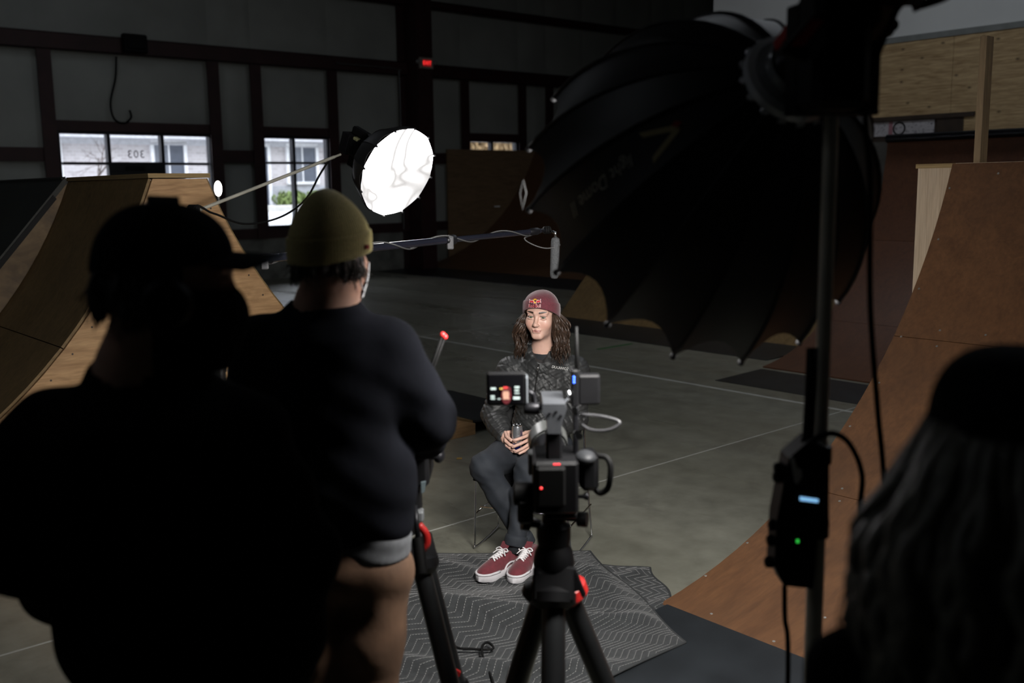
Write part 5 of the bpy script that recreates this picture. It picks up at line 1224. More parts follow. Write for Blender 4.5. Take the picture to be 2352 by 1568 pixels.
# open neck
S.cone(NB + V(-.012, -.03, .05), NB + V(-.016, -.15, -.05), .052, .012, .012, sub=True); S.ell(HC - V(0, 0, .06), (.068, .075, .09), None, .012, sub=True)
ARMS = [(SHL, ELL_), (ELL_, WRL), (SHR, ELR), (ELR, WRR)]
def quilt(P, d):
    m_ = np.abs(d) < .06
    if not m_.any(): return d
    Q = P[m_]; best = np.full(len(Q), 1e3); coord = np.zeros(len(Q)); sl = np.zeros(len(Q), bool); cum = 0
    for i, (a, b) in enumerate(ARMS):
        ba = b - a; L = np.linalg.norm(ba); t = np.clip((Q - a) @ ba / L ** 2, -.05, 1.05); e = np.linalg.norm(Q - a - t[:, None] * ba, axis=1)
        near = (e < .082) & (e < best); best[near] = e[near]; coord[near] = t[near] * L + (0 if i % 2 == 0 else .28); sl |= near
    tor = ~sl; row = np.zeros(len(Q)); colp = np.zeros(len(Q))
    wob = .006 * np.sin(Q[:, 0] * 60 + Q[:, 2] * 25) + .005 * np.sin(Q[:, 0] * 31 - Q[:, 2] * 47 + 1)
    row[tor] = (Q[tor, 2] + wob[tor] + .55 * np.abs(Q[tor, 0] - CH[0])) / .042; row[sl] = (coord[sl] + wob[sl]) / .036
    colp[tor] = (Q[tor, 0] + .5 * wob[tor]) / .075 + .5 * (np.floor(row[tor]) % 2)
    pr_ = np.abs(np.sin(PI * row)) ** .38; pc = np.where(sl, 1.0, np.abs(np.sin(PI * colp)) ** .28)
    fine = .0022 * np.sin(Q[:, 0] * 230 + 90 * Q[:, 2] + 2 * np.sin(Q[:, 2] * 50)) * np.sin(Q[:, 2] * 170 + 45 * Q[:, 0]) + .0022 * np.sin(Q[:, 2] * 150 + Q[:, 0] * 210 + 3 * np.sin(Q[:, 0] * 40) + 2) + .0014 * np.sin(Q[:, 2] * 320 - Q[:, 0] * 120)
    d = d.copy(); d[m_] -= (.0062 * pr_ * pc - .004) + fine * .38; return d
S.post.append(quilt)
jk = S.mesh(.0034)
np_mesh('jacket', [jk], m_jacket, wo)
jt = bvh([jk])
for c, b in ((WRL, ELL_), (WRR, ELR)):
    d = nrm(c - b); m = MB(); m.lathe([(.036, -.03), (.04, -.015), (.038, .0), (.032, .006), (.03, .002)], c, d, 18, False); m.build('cuff', m_tee, wo, smooth=True)
px, pf = textpx('DUCARROZ', 1286, 845, 38, .17, 0, 1.15)
decal(jt, px, pf, mat('white_thread', (.75, .75, .74), .6), 'embroidered_name', wo, .004)
zp = [cast(jt, x, y, .002) for x, y in ((1238, 836), (1236, 850), (1233, 868), (1230, 888), (1228, 910), (1226, 935))]
m = MB(); m.tube([p for p in zp if p is not None], .0035, 6); m.build('zipper', mat('zip_dark', (.03, .03, .03), .3, .5), wo, smooth=True)
m = MB(); z0 = cast(jt, 1237, 838, .006); m.tube([z0, z0 + V(-.002, -.004, -.012), z0 + V(-.006, -.004, -.03)], .0022, 6); m.build('zip_pull', m_chrome, wo, smooth=True)
S = Sdf(); S.ell(NB + V(-.004, -.018, -.075), (.085, .075, .08), None, .02); S.cone(NB - V(0, 0, .03), NB - V(0, -.0, -.002), .07, .0635, .02)
S.ell(NB + V(-.004, -.055, .04), (.055, .06, .035), None, .008, sub=True)
np_mesh('tshirt', [S.mesh(.005)], m_tee, wo)
# jeans
S = Sdf(); S.ell(PE + V(0, -.01, -.03), (.165, .14, .1), None, .05)
for a, b, c in ((HIL, KNL, ANL), (HIR, KNR, ANR)):
    S.chain([a - V(0, 0, .0), (a + b) / 2 + V(0, 0, .006), b], [.098, .086, .066], .04); S.chain([b, b * .62 + c * .38 + V(0, .012, 0), c], [.066, .058, .043], .03)
def jfold(P, d):
    w = np.zeros(len(P))
    for b in (KNL, KNR):
        e = np.linalg.norm(P - b - V(0, .04, -.02), axis=1); w += np.exp(-(e / .07) ** 2) * np.sin(P[:, 2] * 150 + P[:, 0] * 70) * .006
    w += .0018 * np.sin(P[:, 2] * 60 + P[:, 0] * 90)
    return d - w
S.post.append(jfold); jn = S.mesh(.006); np_mesh('jeans', [jn], m_jeans, wo)
for c, b, r in ((ANR, KNR, .047), (ANL, KNL, .044)):
    d = nrm(c - b); m = MB(); m.lathe([(r * .9, -.035), (r * 1.12, -.034), (r * 1.16, -.015), (r * 1.14, .012), (r * 1.08, .017), (r * .9, .014)], c, d, 24, False); m.build('jeans_cuff', m_jeans, wo, smooth=True)
    m = MB(); m.tube([c - d * .02, c + d * .05], [.036, .034], 16); m.build('sock', m_tee, wo, smooth=True)
# shoes
m_shoe = mat('maroon_suede', (.12, .014, .022), .85, var=.2, scale=60, sheen=.3); m_sole = mat('white_rubber', (.62, .6, .62), .55); m_lace = mat('white_lace', (.75, .73, .74), .7)
def shoe(toe, heel, ank):
    sh = root_part('shoe', wo)
    toe, heel = np.asarray(toe, float), np.asarray(heel, float); d = toe - heel; L = np.linalg.norm(d[:2]); fx = nrm(V(d[0], d[1], 0)); sy = V(fx[1], -fx[0], 0); o = heel * V(1, 1, 0) + V(0, 0, .02)
    Lc = lambda x, y, z: o + fx * x * L + sy * y + V(0, 0, z)
    wid = lambda t: .004 + .033 + .016 * math.sin(min(1, max(0, (t - .1) / .75)) * PI * .75) if t < .82 else (.033 + .016 * math.sin(.96 * PI * .75)) * math.sqrt(max(0, 1 - ((t - .82) / .18) ** 2))
    out = []
    ts = [0.0, .015, .05, .1, .2, .3, .4, .5, .6, .7, .78, .84, .89, .93, .96, .985, 1.0]
    wf = lambda t: wid(t) * (1 if t > .08 else math.sqrt(max(0, 1 - ((.08 - t) / .08) ** 2)) * .92 + .02)
    out = [(t, wf(t)) for t in ts] + [(t, -wf(t)) for t in ts[::-1]]
    m = MB(); rows = [(0, .95), (.006, 1.0), (.03, 1.0), (.037, .97)]; n = len(out)
    vs_ = [Lc(.5 + (t - .5) * (k if k < 1 else 1), y * k, z + (.004 if t > .9 else 0)) for z, k in rows for t, y in out]
    fs = [(i * n + j, i * n + (j + 1) % n, (i + 1) * n + (j + 1) % n, (i + 1) * n + j) for i in range(3) for j in range(n)] + [tuple(range(n))[::-1], tuple(3 * n + j for j in range(n))]
    m.add(vs_, fs); m.build('sole', m_sole, sh, smooth=True, sharp=50)
    S = Sdf(); R = np.array([fx, sy, V(0, 0, 1)]).T
    S.ell(Lc(.8, 0, .035), (.054, .045, .036), R, .02); S.ell(Lc(.55, 0, .04), (.08, .046, .05), R, .03); S.ell(Lc(.2, 0, .045), (.055, .037, .055), R, .03); S.cone(Lc(.1, 0, .062), Lc(.36, 0, .07), .036, .036, .03)
    S.cone(Lc(.12, 0, .128), Lc(.38, 0, .125), .031, .031, .012, sub=True)
    S.ell(Lc(.5, 0, -.01), (.2, .1, .034), R, .004, sub=True)
    np_mesh('upper', [S.mesh(.0028)], m_shoe, sh); tr = bvh([S.mesh(.004)])
    def down(x, y, lift=.003):
        h = tr.ray_cast(Vector(Lc(x, y, .2)), Vector((0, 0, -1)), .3); return (np.array(h[0]) + V(0, 0, lift)) if h[0] is not None else Lc(x, y, .06)
    def side(x, s_, z, lift=.002):
        h = tr.ray_cast(Vector(Lc(x, s_ * .2, z)), Vector(-sy * s_), .3); return (np.array(h[0]) + sy * s_ * lift) if h[0] is not None else Lc(x, s_ * .04, z)
    # toe foxing and toe cap
    m = MB(); m.tube([Lc(t - .012, y * .96, .04) for t, y in out if t > .62], .0062, 6); m.build('toe_bumper', m_sole, sh, smooth=True)
    # tongue
    m = MB(); m.grid(lambda u_, w_: down(.42 + .02, (u_ - .5) * .04, .004) * (1 - w_) + (Lc(.3, (u_ - .5) * .05, .135)) * w_, 6, 4); m.build('tongue', m_shoe, sh, smooth=True)
    lc_ = []
    for k in range(6):
        x = .68 - .055 * k; lc_.append((x, .017 + .001 * k))
    for k in range(5):
        (x0, y0), (x1, y1) = lc_[k], lc_[k + 1]
        for s_ in (-1, 1):
            m = MB(); m.tube([down(x0, s_ * y0, .004), down((x0 + x1) / 2, 0, .008 + .002 * s_), down(x1, -s_ * y1, .005)], .0042, 6); m.build('lace', m_lace, sh, smooth=True)
    for x, y in lc_:
        for s_ in (-1, 1):
            m = MB(); m.sphere(down(x, s_ * y, .002), (.004, .004, .0025), 8, 6); m.build('eyelet', m_lace, sh, smooth=True)
    kb = down(lc_[-1][0], 0, .012)
    for s_ in (-1, 1):
        m = MB(); m.tube(spline([kb, kb + sy * s_ * .02 + V(0, 0, .008), kb + sy * s_ * .034 + fx * .006, kb + sy * s_ * .022 - V(0, 0, .004) + fx * .01, kb], 5), .003, 6); m.build('lace_bow', m_lace, sh, smooth=True)
        m = MB(); m.tube(spline([kb, kb + sy * s_ * .018 + fx * .015, kb + sy * s_ * .036 + fx * .03 - V(0, 0, .015)], 5), .0028, 6); m.build('lace_end', m_lace, sh, smooth=True)
        m = MB(); m.tube(spline([side(.56, s_, .036), side(.5, s_, .05), side(.4, s_, .055), side(.28, s_, .05), side(.15, s_, .062)], 6), [.0045] * 24 + [.003], 6); m.build('side_stripe', m_sole, sh, smooth=True)
    return sh
def root_part(name, parent):
    o = bpy.data.objects.new(name, None); COL.objects.link(o); o.parent = parent; return o
shoe(gnd(1100, 1350), gnd(1100, 1350) + V(.185, .245, 0), ANR)
shoe(gnd(1178, 1354), gnd(1178, 1354) + V(.108, .285, 0), ANL)
# beanie
hat, hp_ = beanie(wo, HC, HF, HS, m_maroon, m_maroon, rx=.087, ry=.103, top=.121, rimf=.045, rimb=-.07, cuff=.07, tilt=(0, -.008))
ht = bvh(hp_)
m_pat_w = mat('white_embroidery', (.72, .68, .68), .7); m_pat_r = mat('red_embroidery', (.55, .02, .03), .7); m_pat_y = mat('yellow_embroidery', (.75, .42, .02), .7); m_pat_d = mat('dark_embroidery', (.05, .01, .015), .7)
ex_, ey_ = 1229.5, 693
decal(ht, [(ex_ + x, ey_ + y) for x, y in ((-12, 1), (-8, -4), (8, -4), (12, 1), (10, 5), (-10, 5))], [(0, 1, 2, 3, 4, 5)], m_pat_d, 'emblem_ground', hat, .0022)
decal(ht, [(ex_ + 5.2 * math.cos(t), ey_ - 1.5 + 5.2 * math.sin(t)) for t in np.linspace(0, 2 * PI, 15)[:-1]], [tuple(range(14))], m_pat_y, 'emblem_sun', hat, .0028)
for s_ in (-1, 1):
    bull = [(1.5, 3.2), (2.2, -.5), (4.5, -3.2), (7, -3.8), (9.5, -2.6), (11, -4.5), (12.6, -6.5), (13, -4), (12.4, -1.8), (13.4, .6), (12.6, 2.6), (11.2, 2), (10.6, .6), (9, 1.2), (7.6, 3.6), (6.4, 1.6), (4.4, 1.8), (3, 3.8)]
    decal(ht, [(ex_ + s_ * x * 1.0, ey_ + y) for x, y in bull], [tuple(range(len(bull)))], m_pat_w, 'emblem_animal', hat, .0032)
    decal(ht, [(ex_ + s_ * (1.2 + x * .82), ey_ + y * .78) for x, y in bull], [tuple(range(len(bull)))], m_pat_r, 'emblem_animal', hat, .0038)
px, pf = textpx('Red Bull', 1228.5, 702.5, 27, .0, 0, 1.35); decal(ht, px, pf, m_pat_w, 'emblem_lettering', hat, .003)
px, pf = textpx('Red Bull', 1228.5, 702.5, 25.5, .0, 0, 1.2); decal(ht, px, pf, m_pat_r, 'emblem_lettering', hat, .0036)
# hair: wavy locks from under the hat
def locks(parent, c, F_, sc, angs, length, n, seed, mm, wave=.011, out=.03, r=.0105, fall=None, z0=-.01, fr=.45, rxy=(.079, .092), coherent=False):
    g_ = np.random.default_rng(seed); m = MB()
    for _ in range(n):
        th = g_.uniform(*angs[g_.integers(len(angs))]); k0 = g_.uniform(.9, 1.02)
        p = V(rxy[0] * k0 * math.cos(th), rxy[1] * k0 * math.sin(th) - .012, z0 + g_.uniform(-.01, .02)); L = length * g_.uniform(.75, 1.08); ph2 = g_.uniform(0, 6.28); ph3 = g_.uniform(0, 6.28); pts = []; rs = []; o2 = out * g_.uniform(.3, 1.2); kf = g_.uniform(24, 32)
        od = nrm(V(math.cos(th), math.sin(th) * .8, 0))
        if coherent: ph2 = round(th * 3.2) * 1.9 + g_.normal() * .25; ph3 = ph2 + 1.3 + g_.normal() * .2; kf = 27; L = length * g_.uniform(.55, 1.1)
        for t in np.linspace(0, 1, 16):
            wv = wave * min(1, t * 2.5)
            q = p + od * (o2 * math.sin(min(1, t * 1.3) * PI * .62)) + V(wv * math.sin(kf * t * L * 2 + ph2), wv * math.cos(kf * t * L * 2 + ph3), -L * t)
            pts.append(c + F_ @ (q * sc)); rs.append(r * (.75 + .35 * math.sin(PI * min(1, t * 1.1))) * (1 - t ** 3 * .8) * sc)
        m.tube(pts, rs, 6)
        for _k in range(1 if coherent else 2):      # loose strands along the lock
            w = g_.normal(size=3) * .006; m.tube([np.asarray(q) + w * (i / 8) + g_.normal(size=3) * .0008 for i, q in enumerate(pts[2:])], .0012, 4, False)
    return m.build('hair', mm, parent, smooth=True)
locks(wo, HC, HF, HS, [(-.25, .48), (PI - .5, PI + .25), (PI + .1, 2 * PI - .1), (.2, .5), (PI - .5, PI - .25)], .2, 420, 5, m_hair, wave=.012, out=.05, r=.0052, coherent=True)

# chair under her
ch = root('chair', V(.1, 4.95, 0), 'black stacking chair with thin chrome sled legs under the seated person', 'chair')
FLc, RLc, RRc, FRc = V(-.2, 4.80, .011), V(-.085, 5.12, .011), V(.395, 4.93, .011), V(.27, 4.60, .011)
ctr = (FLc + RLc + RRc + FRc) / 4; fwd = nrm(FLc - RLc); sid = nrm(RRc - RLc); 
def cl(x, y, z): return ctr * V(1, 1, 0) + sid * x + fwd * y + V(0, 0, z)
m = MB(); 
def seatf(u_, w_):
    x, y = (u_ - .5) * .46, (w_ - .5) * .44; return cl(x, y + .02, .43 - .02 * math.cos(PI * (u_ - .5)) - .05 * max(0, w_ - .8) ** 1.5 * 8)
m.grid(seatf, 14, 14); top = [V(*q) for q in m.v]; n0 = len(m.v); m.v += [tuple(q - V(0, 0, .012)) for q in top]; m.f += [tuple(i + n0 for i in f[::-1]) for f in m.f]
rg = list(range(15)) + [j * 15 + 14 for j in range(1, 15)] + [14 * 15 + i for i in range(13, -1, -1)] + [j * 15 for j in range(13, 0, -1)]
m.f += [(rg[(k + 1) % len(rg)], rg[k], rg[k] + n0, rg[(k + 1) % len(rg)] + n0) for k in range(len(rg))]; m.m = [0] * len(m.f)
m.build('seat', m_black, ch, smooth=True, sharp=50)
m = MB(); bk0 = lambda u_, w_, o=0.0: cl((u_ - .5) * .42, -.2 - .05 * w_ + .05 * (1 - math.cos(PI * (u_ - .5))) - o, .56 + .24 * w_)
m.grid(bk0, 12, 6); m.grid(lambda u_, w_: bk0(1 - u_, w_, .012), 12, 6); m.build('backrest', m_black, ch, smooth=True)
for s_, F0, R0 in ((-1, FLc, RLc), (1, FRc, RRc)):
    m = MB(); m.tube(spline([cl(s_ * .23, .2, .42), F0 + V(0, 0, .05), F0 + (R0 - F0) * .06, R0 - (R0 - F0) * .06, R0 + V(0, 0, .05), cl(s_ * .22, -.2, .43), cl(s_ * .2, -.25, .78)], 8), .0055, 8); m.build('sled_leg', m_chrome, ch, smooth=True)
    m = MB(); m.tube([F0 * .97 + cl(s_ * .23, .2, .42) * .03 + V(0, 0, .16), R0 * .97 + cl(s_ * .22, -.2, .43) * .03 + V(0, 0, .16)], .0045, 8); m.build('stretcher', m_chrome, ch, smooth=True)
m = MB(); m.tube([cl(-.23, .15, .22), cl(.23, .15, .22)], .0045, 8); m.build('stretcher', m_chrome, ch, smooth=True)
# ---------------------------------------------------------------- the crew
m_skin_m = skin_mat('weathered_skin', (.42, .24, .18)); m_skin_d = skin_mat('crew_skin', (.4, .23, .17))  # second tone is one even, slightly darker skin for the two cap wearers
m_sweat = mat('black_sweatshirt', (.006, .0065, .009), .95, var=.3, scale=6, bmp=.2, bscale=60, bdist=.004, spec=.06)
m_sweat2 = mat('black_cotton_shirt', (.004, .004, .0045), .95, var=.2, scale=6, spec=.03)
m_greytee = mat('grey_marl_tshirt', (.13, .135, .145), .9, var=.2, scale=40)
m_tan = mat('brown_corduroy', (.13, .07, .04), .85, var=.25, scale=14, bmp=.3, bscale=30, bdist=.004)
m_darkpant = mat('black_trousers', (.005, .005, .006), .9, spec=.05)
m_boot = mat('black_boot', (.01, .01, .01), .6)
def folds(k1, amp, cz=None):
    def f(P, d):
        w = amp * (np.sin(P[:, 2] * k1 + 6 * np.sin(P[:, 0] * 7) + 3 * P[:, 1]) * .6 + .4 * np.sin(P[:, 2] * k1 * 1.9 + P[:, 0] * 40 + 1.3)); return d - w
    return f
def figure(rt, J, hf, hs, skin, top_m, leg_m, shoulder_r=.075, chest=(.2, .125, .2), waist=(.175, .125, .14), hem=None, h=.009, hip=(.17, .125, .12), sleeve=.062, legr=(.1, .075, .06), female=False, neckr=.06):
    """J: head, neck, shl, shr, ell, elr, wrl, wrr, chest, waist, pelvis, hipl, hipr, knl, knr, anl, anr (world points)"""
    F_ = frame(hf)
    S = Sdf(); L = add_head(S, J['head'], F_, hs, female, J['neck'], neckr)
    S.cone(J['neck'], J['neck'] - V(0, 0, .05), neckr * 1.15, neckr * 1.6, .04)
    S.chain([J['neck'] - V(0, 0, .05), J['chest'], J['waist'], J['pelvis']], [.07, .075, .07, .08], .03); S.cone(J['shl'], J['shr'], .045, .045, .03)
    for a, b, c in (('shl', 'ell', 'wrl'), ('shr', 'elr', 'wrr')):
        S.chain([J[a], J[b], J[c]], [.046, .038, .028], .02); w, d = J[c], nrm(J[c] - J[b]); sd = nrm(np.cross(d, [0, 0, 1]) + V(0, 0, .001)); S.cone(w, w + d * .08, .03, .032, .015)
        for q in range(4):
            o = sd * (q - 1.5) * .019; bse = w + d * .09 + o; S.chain([bse, bse + d * .035 - V(0, 0, .006), bse + d * .05 - V(0, 0, .03)], [.0095, .009, .008], .003)
        S.chain([w + d * .03 + sd * .025, w + d * .06 + sd * .045 - V(0, 0, .01), w + d * .085 + sd * .045 - V(0, 0, .02)], [.012, .011, .009], .006)
    for a, b, c in (('hipl', 'knl', 'anl'), ('hipr', 'knr', 'anr')): S.chain([J[a], J[b], J[c]], [.06, .045, .035], .02); S.cone(J[c], J[c] * V(1, 1, 0) + V(0, .1, .03), .035, .03, .02)
    hd_ = S.mesh(.0042, lo=J['head'] - V(.16, .16, .24), hi=J['head'] + V(.16, .16, .16)); bd_ = S.mesh(h * 1.1, hi=np.max([p[2] for p in S.p], axis=0) * V(1, 1, 0) + V(.03, .03, J['neck'][2] + .02))
    np_mesh('body', [hd_, bd_], skin, rt, {'hl': lambda P: ((P - J['head']) @ F_) / hs})
    S = Sdf(); S.ell(J['chest'], chest, None, .05); S.ell(J['waist'], waist, None, .08)
    if hem is not None: S.cone(J['waist'] - V(.05, 0, .05), J['waist'] * V(1, 1, 0) + V(-.05, 0, hem), .115, .115, .05); S.cone(J['waist'] - V(-.05, 0, .05), J['waist'] * V(1, 1, 0) + V(.05, 0, hem), .115, .115, .05)
    S.cone(J['shl'] - V(0, 0, .01), J['shr'] - V(0, 0, .01), shoulder_r, shoulder_r, .06); S.cone(J['neck'] + V(0, 0, -.06), J['neck'] + V(0, 0, -.012), neckr * 2.0, neckr * 1.42, .05)
    for a, b, c in (('shl', 'ell', 'wrl'), ('shr', 'elr', 'wrr')): S.chain([J[a], (J[a] + J[b]) / 2, J[b], (J[b] + J[c]) / 2, J[c]], [shoulder_r, sleeve * 1.15, sleeve * 1.05, sleeve * .95, sleeve * .7], .04)
    S.cone(J['neck'] + V(0, 0, .0), J['neck'] + V(0, 0, .1), neckr * 1.22, neckr * 1.3, .006, sub=True)
    S.post.append(folds(34, .004)); sw = S.mesh(h * .8); o_top = np_mesh('sweater', [sw], top_m, rt)
    S = Sdf(); S.ell(J['pelvis'], hip, None, .05)
    for a, b, c in (('hipl', 'knl', 'anl'), ('hipr', 'knr', 'anr')): S.chain([J[a], (J[a] + J[b]) / 2, J[b], J[c]], [legr[0], legr[0] * .93, legr[1], legr[2]], .04)
    S.post.append(folds(23, .0035)); np_mesh('trousers', [S.mesh(h)], leg_m, rt)
    for c in ('anl', 'anr'):
        S = Sdf(); q = J[c] * V(1, 1, 0); S.ell(q + V(0, .08, .04), (.045, .13, .045), None, .02); S.cone(q + V(0, 0, .05), q + V(0, 0, .11), .045, .042, .02); S.ell(q + V(0, .06, -.1), (.3, .4, .103), None, .003, sub=True); np_mesh('boot', [S.mesh(.008)], m_boot, rt)
    return F_, sw

# man in the mustard beanie
Y1 = 2.4
man = root('person', atY(790, 1290, Y1) * V(1, 1, 0), 'standing person in a mustard ribbed beanie, black sweatshirt and brown trousers, seen from behind', 'person')
px_ = atY(800, 1290, Y1)
J = dict(head=atY(763, 585, 2.4), neck=atY(748, 714, 2.42), shl=atY(605, 800, 2.44), shr=atY(888, 806, 2.44), ell=atY(590, 1010, 2.46), elr=atY(983, 965, 2.5), wrl=atY(760, 1040, 2.72), wrr=atY(958, 1022, 2.73),
         chest=atY(752, 880, 2.43), waist=atY(800, 1090, 2.43), pelvis=atY(805, 1290, 2.43), hipl=atY(735, 1330, 2.43), hipr=atY(868, 1330, 2.43))
J['knl'] = V(J['hipl'][0] - .03, 2.4, .5); J['knr'] = V(J['hipr'][0] - .035, 2.4, .5); J['anl'] = V(J['hipl'][0] - .05, 2.36, .09); J['anr'] = V(J['hipr'][0] - .06, 2.36, .09)
hemz = atY(850, 1235, Y1)[2]
F1, sw = figure(man, J, V(.42, .9, -.03), 1.0, m_skin_m, m_sweat, m_tan, shoulder_r=.078, chest=(.19, .125, .2), waist=(.165, .125, .15), hem=hemz + .06, legr=(.085, .07, .06), hip=(.155, .12, .1), sleeve=.064, neckr=.062)
S = Sdf(); pw = J['waist'] * V(1, 1, 0); S.cone(pw + V(-.055, 0, hemz + .1), pw + V(-.055, 0, hemz - .05), .105, .102, .04); S.cone(pw + V(.045, 0, hemz + .1), pw + V(.05, 0, hemz - .05), .105, .105, .04); S.ell(pw + V(0, 0, hemz - .28), (.4, .4, .24), None, .01, sub=True); S.post.append(folds(60, .003)); np_mesh('tshirt', [S.mesh(.008)], m_greytee, man)
def knit(name, col):
    m, nt, b = base(name, .9); n = noise(nt, coords(nt), 220, 3); c = ramp(nt, n, [(.3, tuple(k * .75 for k in col)), (.7, tuple(k * 1.2 for k in col))]); nt.links.new(c, b.inputs['Base Color']); bump(nt, n, .5, .002); b.inputs['Sheen Weight'].default_value = .4; return m
m_must = knit('mustard_knit', (.5, .42, .17))
beanie(man, J['head'], F1, 1.0, m_must, m_must, rib=84, ribamp=.008, rx=.089, ry=.104, top=.158, rimf=.02, rimb=-.02, cuff=.052, point=.6, tilt=(.0, -.012))
m = MB(); lp = J['head'] + F1 @ V(.1, .0, .02); m.box(lp, (.004, .014, .01), F1); m.build('hat_label', m_reddim, man)
m_hairb = mat('grey_brown_hair', (.05, .04, .03), .6, var=.4, scale=60)
locks(man, J['head'], F1, 1.0, [(PI + .1, 2 * PI - .1), (-.5, .3), (PI - .3, PI + .5)], .036, 260, 8, m_hairb, wave=.003, out=.001, r=.0055, z0=-.015, rxy=(.08, .097))
m_maskw = mat('white_mask_cloth', (.75, .75, .78), .8)
m = MB()
def maskf(u_, w_):
    th = .5 + 2.14 * u_; r = (.08, .108); z = -.02 - .085 * w_; bul = 1.0 + .05 * math.sin(PI * w_); return J['head'] + F1 @ V(r[0] * math.cos(th) * bul * (1 - .25 * w_), r[1] * math.sin(th) * bul * (1 - .12 * w_), z)
m.grid(maskf, 24, 8); m.build('face_mask', m_maskw, man, smooth=True)
m = MB(); m.tube(spline([J['head'] + F1 @ V(.082, .01, -.03), J['head'] + F1 @ V(.09, -.018, .008), J['head'] + F1 @ V(.09, -.024, -.02), J['head'] + F1 @ V(.078, .0, -.06), J['head'] + F1 @ V(.07, .03, -.09)], 5), .002, 6); m.build('ear_loop', m_maskw, man, smooth=True)

# man in the cap
Y2 = 1.62
cm = root('person', atY(340, 1500, Y2) * V(1, 1, 0), 'person in a black cap, black mask and headphones in dark silhouette at left', 'person')
J = dict(head=atY(392, 640, 1.62), neck=atY(338, 868, 1.63), shl=atY(118, 1020, 1.66), shr=atY(548, 1010, 1.68), ell=atY(30, 1260, 1.64), elr=atY(690, 1270, 1.74), wrl=atY(230, 1420, 1.86), wrr=atY(560, 1400, 1.92),
         chest=atY(338, 1110, 1.66), waist=atY(440, 1430, 1.69), pelvis=atY(450, 1640, 1.69), hipl=atY(330, 1700, 1.67), hipr=atY(570, 1700, 1.67))
J['knl'] = V(J['hipl'][0] - .03, 1.66, .5); J['knr'] = V(J['hipr'][0] + .02, 1.66, .5); J['anl'] = V(J['hipl'][0] - .04, 1.62, .09); J['anr'] = V(J['hipr'][0] + .03, 1.62, .09)
F2, sw2 = figure(cm, J, V(.93, .36, -.06), 1.06, m_skin_d, m_sweat2, m_darkpant, shoulder_r=.082, chest=(.22, .135, .2), waist=(.245, .15, .2), hip=(.22, .15, .14), legr=(.12, .09, .07), neckr=.068)
hc = J['head']
Hd = lambda x, y, z: hc + F2 @ V(x, y, z)
m = MB()
def capf(u_, w_):
    th = 2 * PI * u_; f = w_ * PI / 2 * .98; z0 = .022 + .012 * math.sin(th); return Hd(.094 * math.cos(f) ** .75 * math.cos(th), (.112 * math.cos(f) ** .75) * math.sin(th) - .012, z0 + (.122 - z0) * math.sin(f))
m_cap = mat('black_cap_twill', (.005, .0055, .006), .9, bmp=.1, bscale=200, spec=.05)
m.grid(capf, 40, 14, True); cap = m.build('cap', m_cap, cm, smooth=True)
m = MB()
def bill(u_, w_, o=0.0): x = (u_ - .5) * .16; return Hd(x, .088 - 9 * x * x * .6 + (.092 - 6 * x * x) * w_, .048 - 3.2 * x * x - .004 * w_ - o)
m.grid(bill, 14, 6); m.grid(lambda u_, w_: bill(1 - u_, w_, .004), 14, 6); m.build('bill', m_cap, cap, smooth=True)
m = MB(); m.tube([bill(.1 + .8 * k / 10, 1.0) for k in range(11)], .0035, 6); m.build('bill_edge', mat('dark_blue_edge', (.01, .03, .07), .6), cap, smooth=True)
m = MB()
for k in range(6):
    t = k * PI / 3; m.tube([capf(t / (2 * PI), w_) * 1.0 for w_ in np.linspace(0, .98, 10)], .0016, 4)
m.build('seam', m_cap, cap, smooth=True)
hp2 = root('headphones', Hd(0, 0, -.1), 'black over-ear headphones worn over the dark cap of the person at left', 'headphones')
m = MB(); bw_ = spline([V(.098, -.01, -.02), V(.1, -.012, .06), V(.062, -.012, .12), V(0, -.012, .134), V(-.062, -.012, .12), V(-.1, -.012, .06), V(-.098, -.01, -.02)], 6); nb_ = len(bw_)
m.add([Hd(*(q * V(k, 1, 1) + V(0, dy, 0 if k == 1 else .0))) for q in bw_ for k, dy in ((1, -.024), (1, .024), (.93, .024), (.93, -.024))], [(4 * i + e, 4 * i + (e + 1) % 4, 4 * i + 4 + (e + 1) % 4, 4 * i + 4 + e) for i in range(nb_ - 1) for e in range(4)]); m.build('headband', m_cap, hp2, smooth=True, sharp=40)
for s_ in (-1, 1):
    m = MB(); m.lathe([(.03, -.012), (.04, -.008), (.04, .012), (.032, .02)], Hd(s_ * .095, -.01, -.03), F2 @ V(s_, 0, 0), 20); m.build('ear_cup', m_black, hp2, smooth=True, sharp=40)
m = MB()
def maskb(u_, w_):
    th = -.25 + 3.64 * u_; z = -.012 - .135 * w_; bul = 1.06 + .27 * math.sin(PI * w_ ** .8) * math.sin(max(0, min(PI, th))) ; return Hd(.084 * math.cos(th) * bul * (1 - .2 * w_), .103 * math.sin(th) * bul * (1 - .1 * w_) - .005, z)
m.grid(maskb, 30, 12); m.build('face_mask', m_sweat2, cm, smooth=True)
locks(cm, hc, F2, 1.06, [(PI + .1, 2 * PI - .1), (-.6, .1), (PI - .1, PI + .6)], .06, 140, 11, mat('dark_short_hair', (.012, .009, .007), .6), wave=.004, out=.003, r=.007, z0=-.005, rxy=(.08, .097))

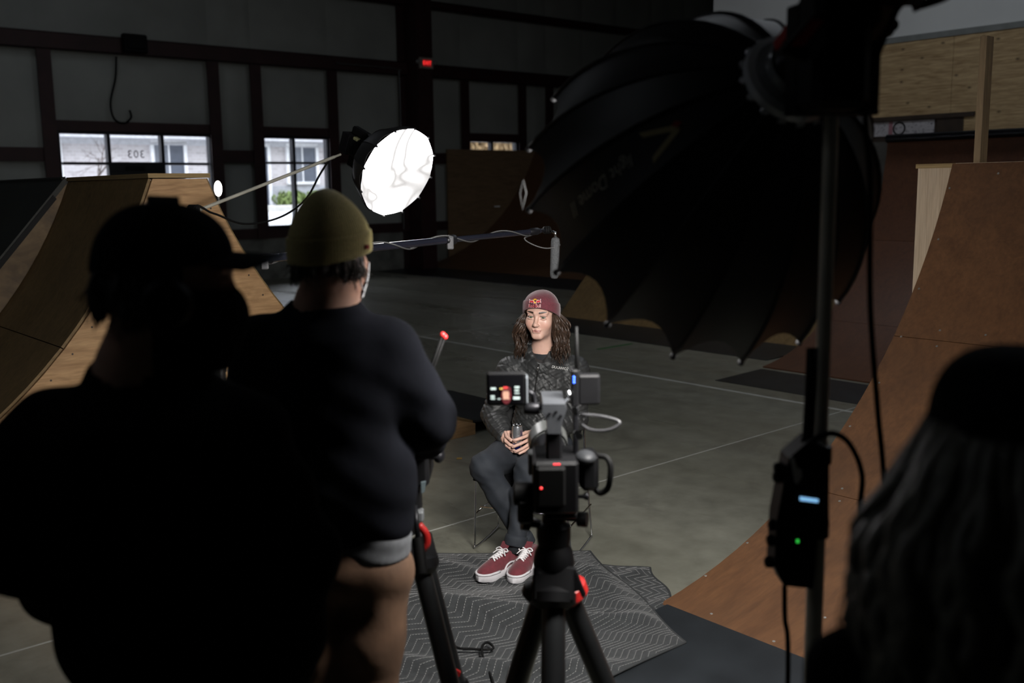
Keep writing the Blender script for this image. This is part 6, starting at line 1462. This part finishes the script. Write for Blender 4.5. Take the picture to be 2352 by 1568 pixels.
# person at the right edge, very near
Y3 = 1.1
rp = root('person', atY(2300, 1500, Y3) * V(1, 1, 0), 'blurred person with long fair hair and a black cap, close by at the right edge', 'person')
J = dict(head=atY(2318, 1030, 1.1), neck=atY(2318, 1320, 1.08), shl=atY(1985, 1560, 1.1), shr=atY(2680, 1560, 1.06), ell=atY(1900, 2200, 1.1), elr=atY(2760, 2200, 1.06), wrl=atY(1990, 2500, 1.3), wrr=atY(2560, 2500, 1.3),
         chest=atY(2330, 1800, 1.08), waist=atY(2330, 2350, 1.08), pelvis=V(.6, 1.08, .86), hipl=V(.51, 1.08, .84), hipr=V(.69, 1.08, .84), knl=V(.5, 1.1, .46), knr=V(.7, 1.1, .46), anl=V(.5, 1.06, .09), anr=V(.7, 1.06, .09))
F3, sw3 = figure(rp, J, V(.2, .97, -.05), .97, m_skin_d, m_sweat2, m_darkpant, shoulder_r=.062, chest=(.16, .115, .17), waist=(.14, .11, .13), sleeve=.05, female=True, neckr=.05, hip=(.16, .12, .11), legr=(.085, .065, .05))
hc3 = J['head']; Hd3 = lambda x, y, z: hc3 + F3 @ V(x, y, z)
m = MB(); m.grid(lambda u_, w_: Hd3(.09 * math.cos(w_ * 1.54) ** .7 * math.cos(2 * PI * u_), .107 * math.cos(w_ * 1.54) ** .7 * math.sin(2 * PI * u_) - .012, .03 + .09 * math.sin(w_ * 1.54)), 36, 12, True); cp = m.build('cap', m_cap, rp, smooth=True)
m = MB(); m.grid(lambda u_, w_: Hd3((u_ - .5) * .15, .085 + .08 * w_ - 4 * (u_ - .5) ** 2 * .05, .035 - .015 * w_ - .06 * (u_ - .5) ** 2), 12, 5); m.build('bill', m_cap, cp, smooth=True)
m = MB(); m.tube([Hd3(-.075 * math.cos(t), -.112 + .012 * math.sin(t), .05) for t in np.linspace(.3, 2.8, 9)], .006, 6); m.build('strap', m_cap, cp, smooth=True)
m_fair = mat('ash_blonde_hair', (.11, .105, .085), .5, var=.5, scale=50)
locks(rp, hc3, F3, 1.0, [(PI - .2, 2 * PI + .2), (PI - .3, PI + .8), (-.8, .3)], .36, 300, 14, m_fair, wave=.008, out=.07, r=.011, z0=.015, rxy=(.084, .1))
bpy.context.view_layer.update()
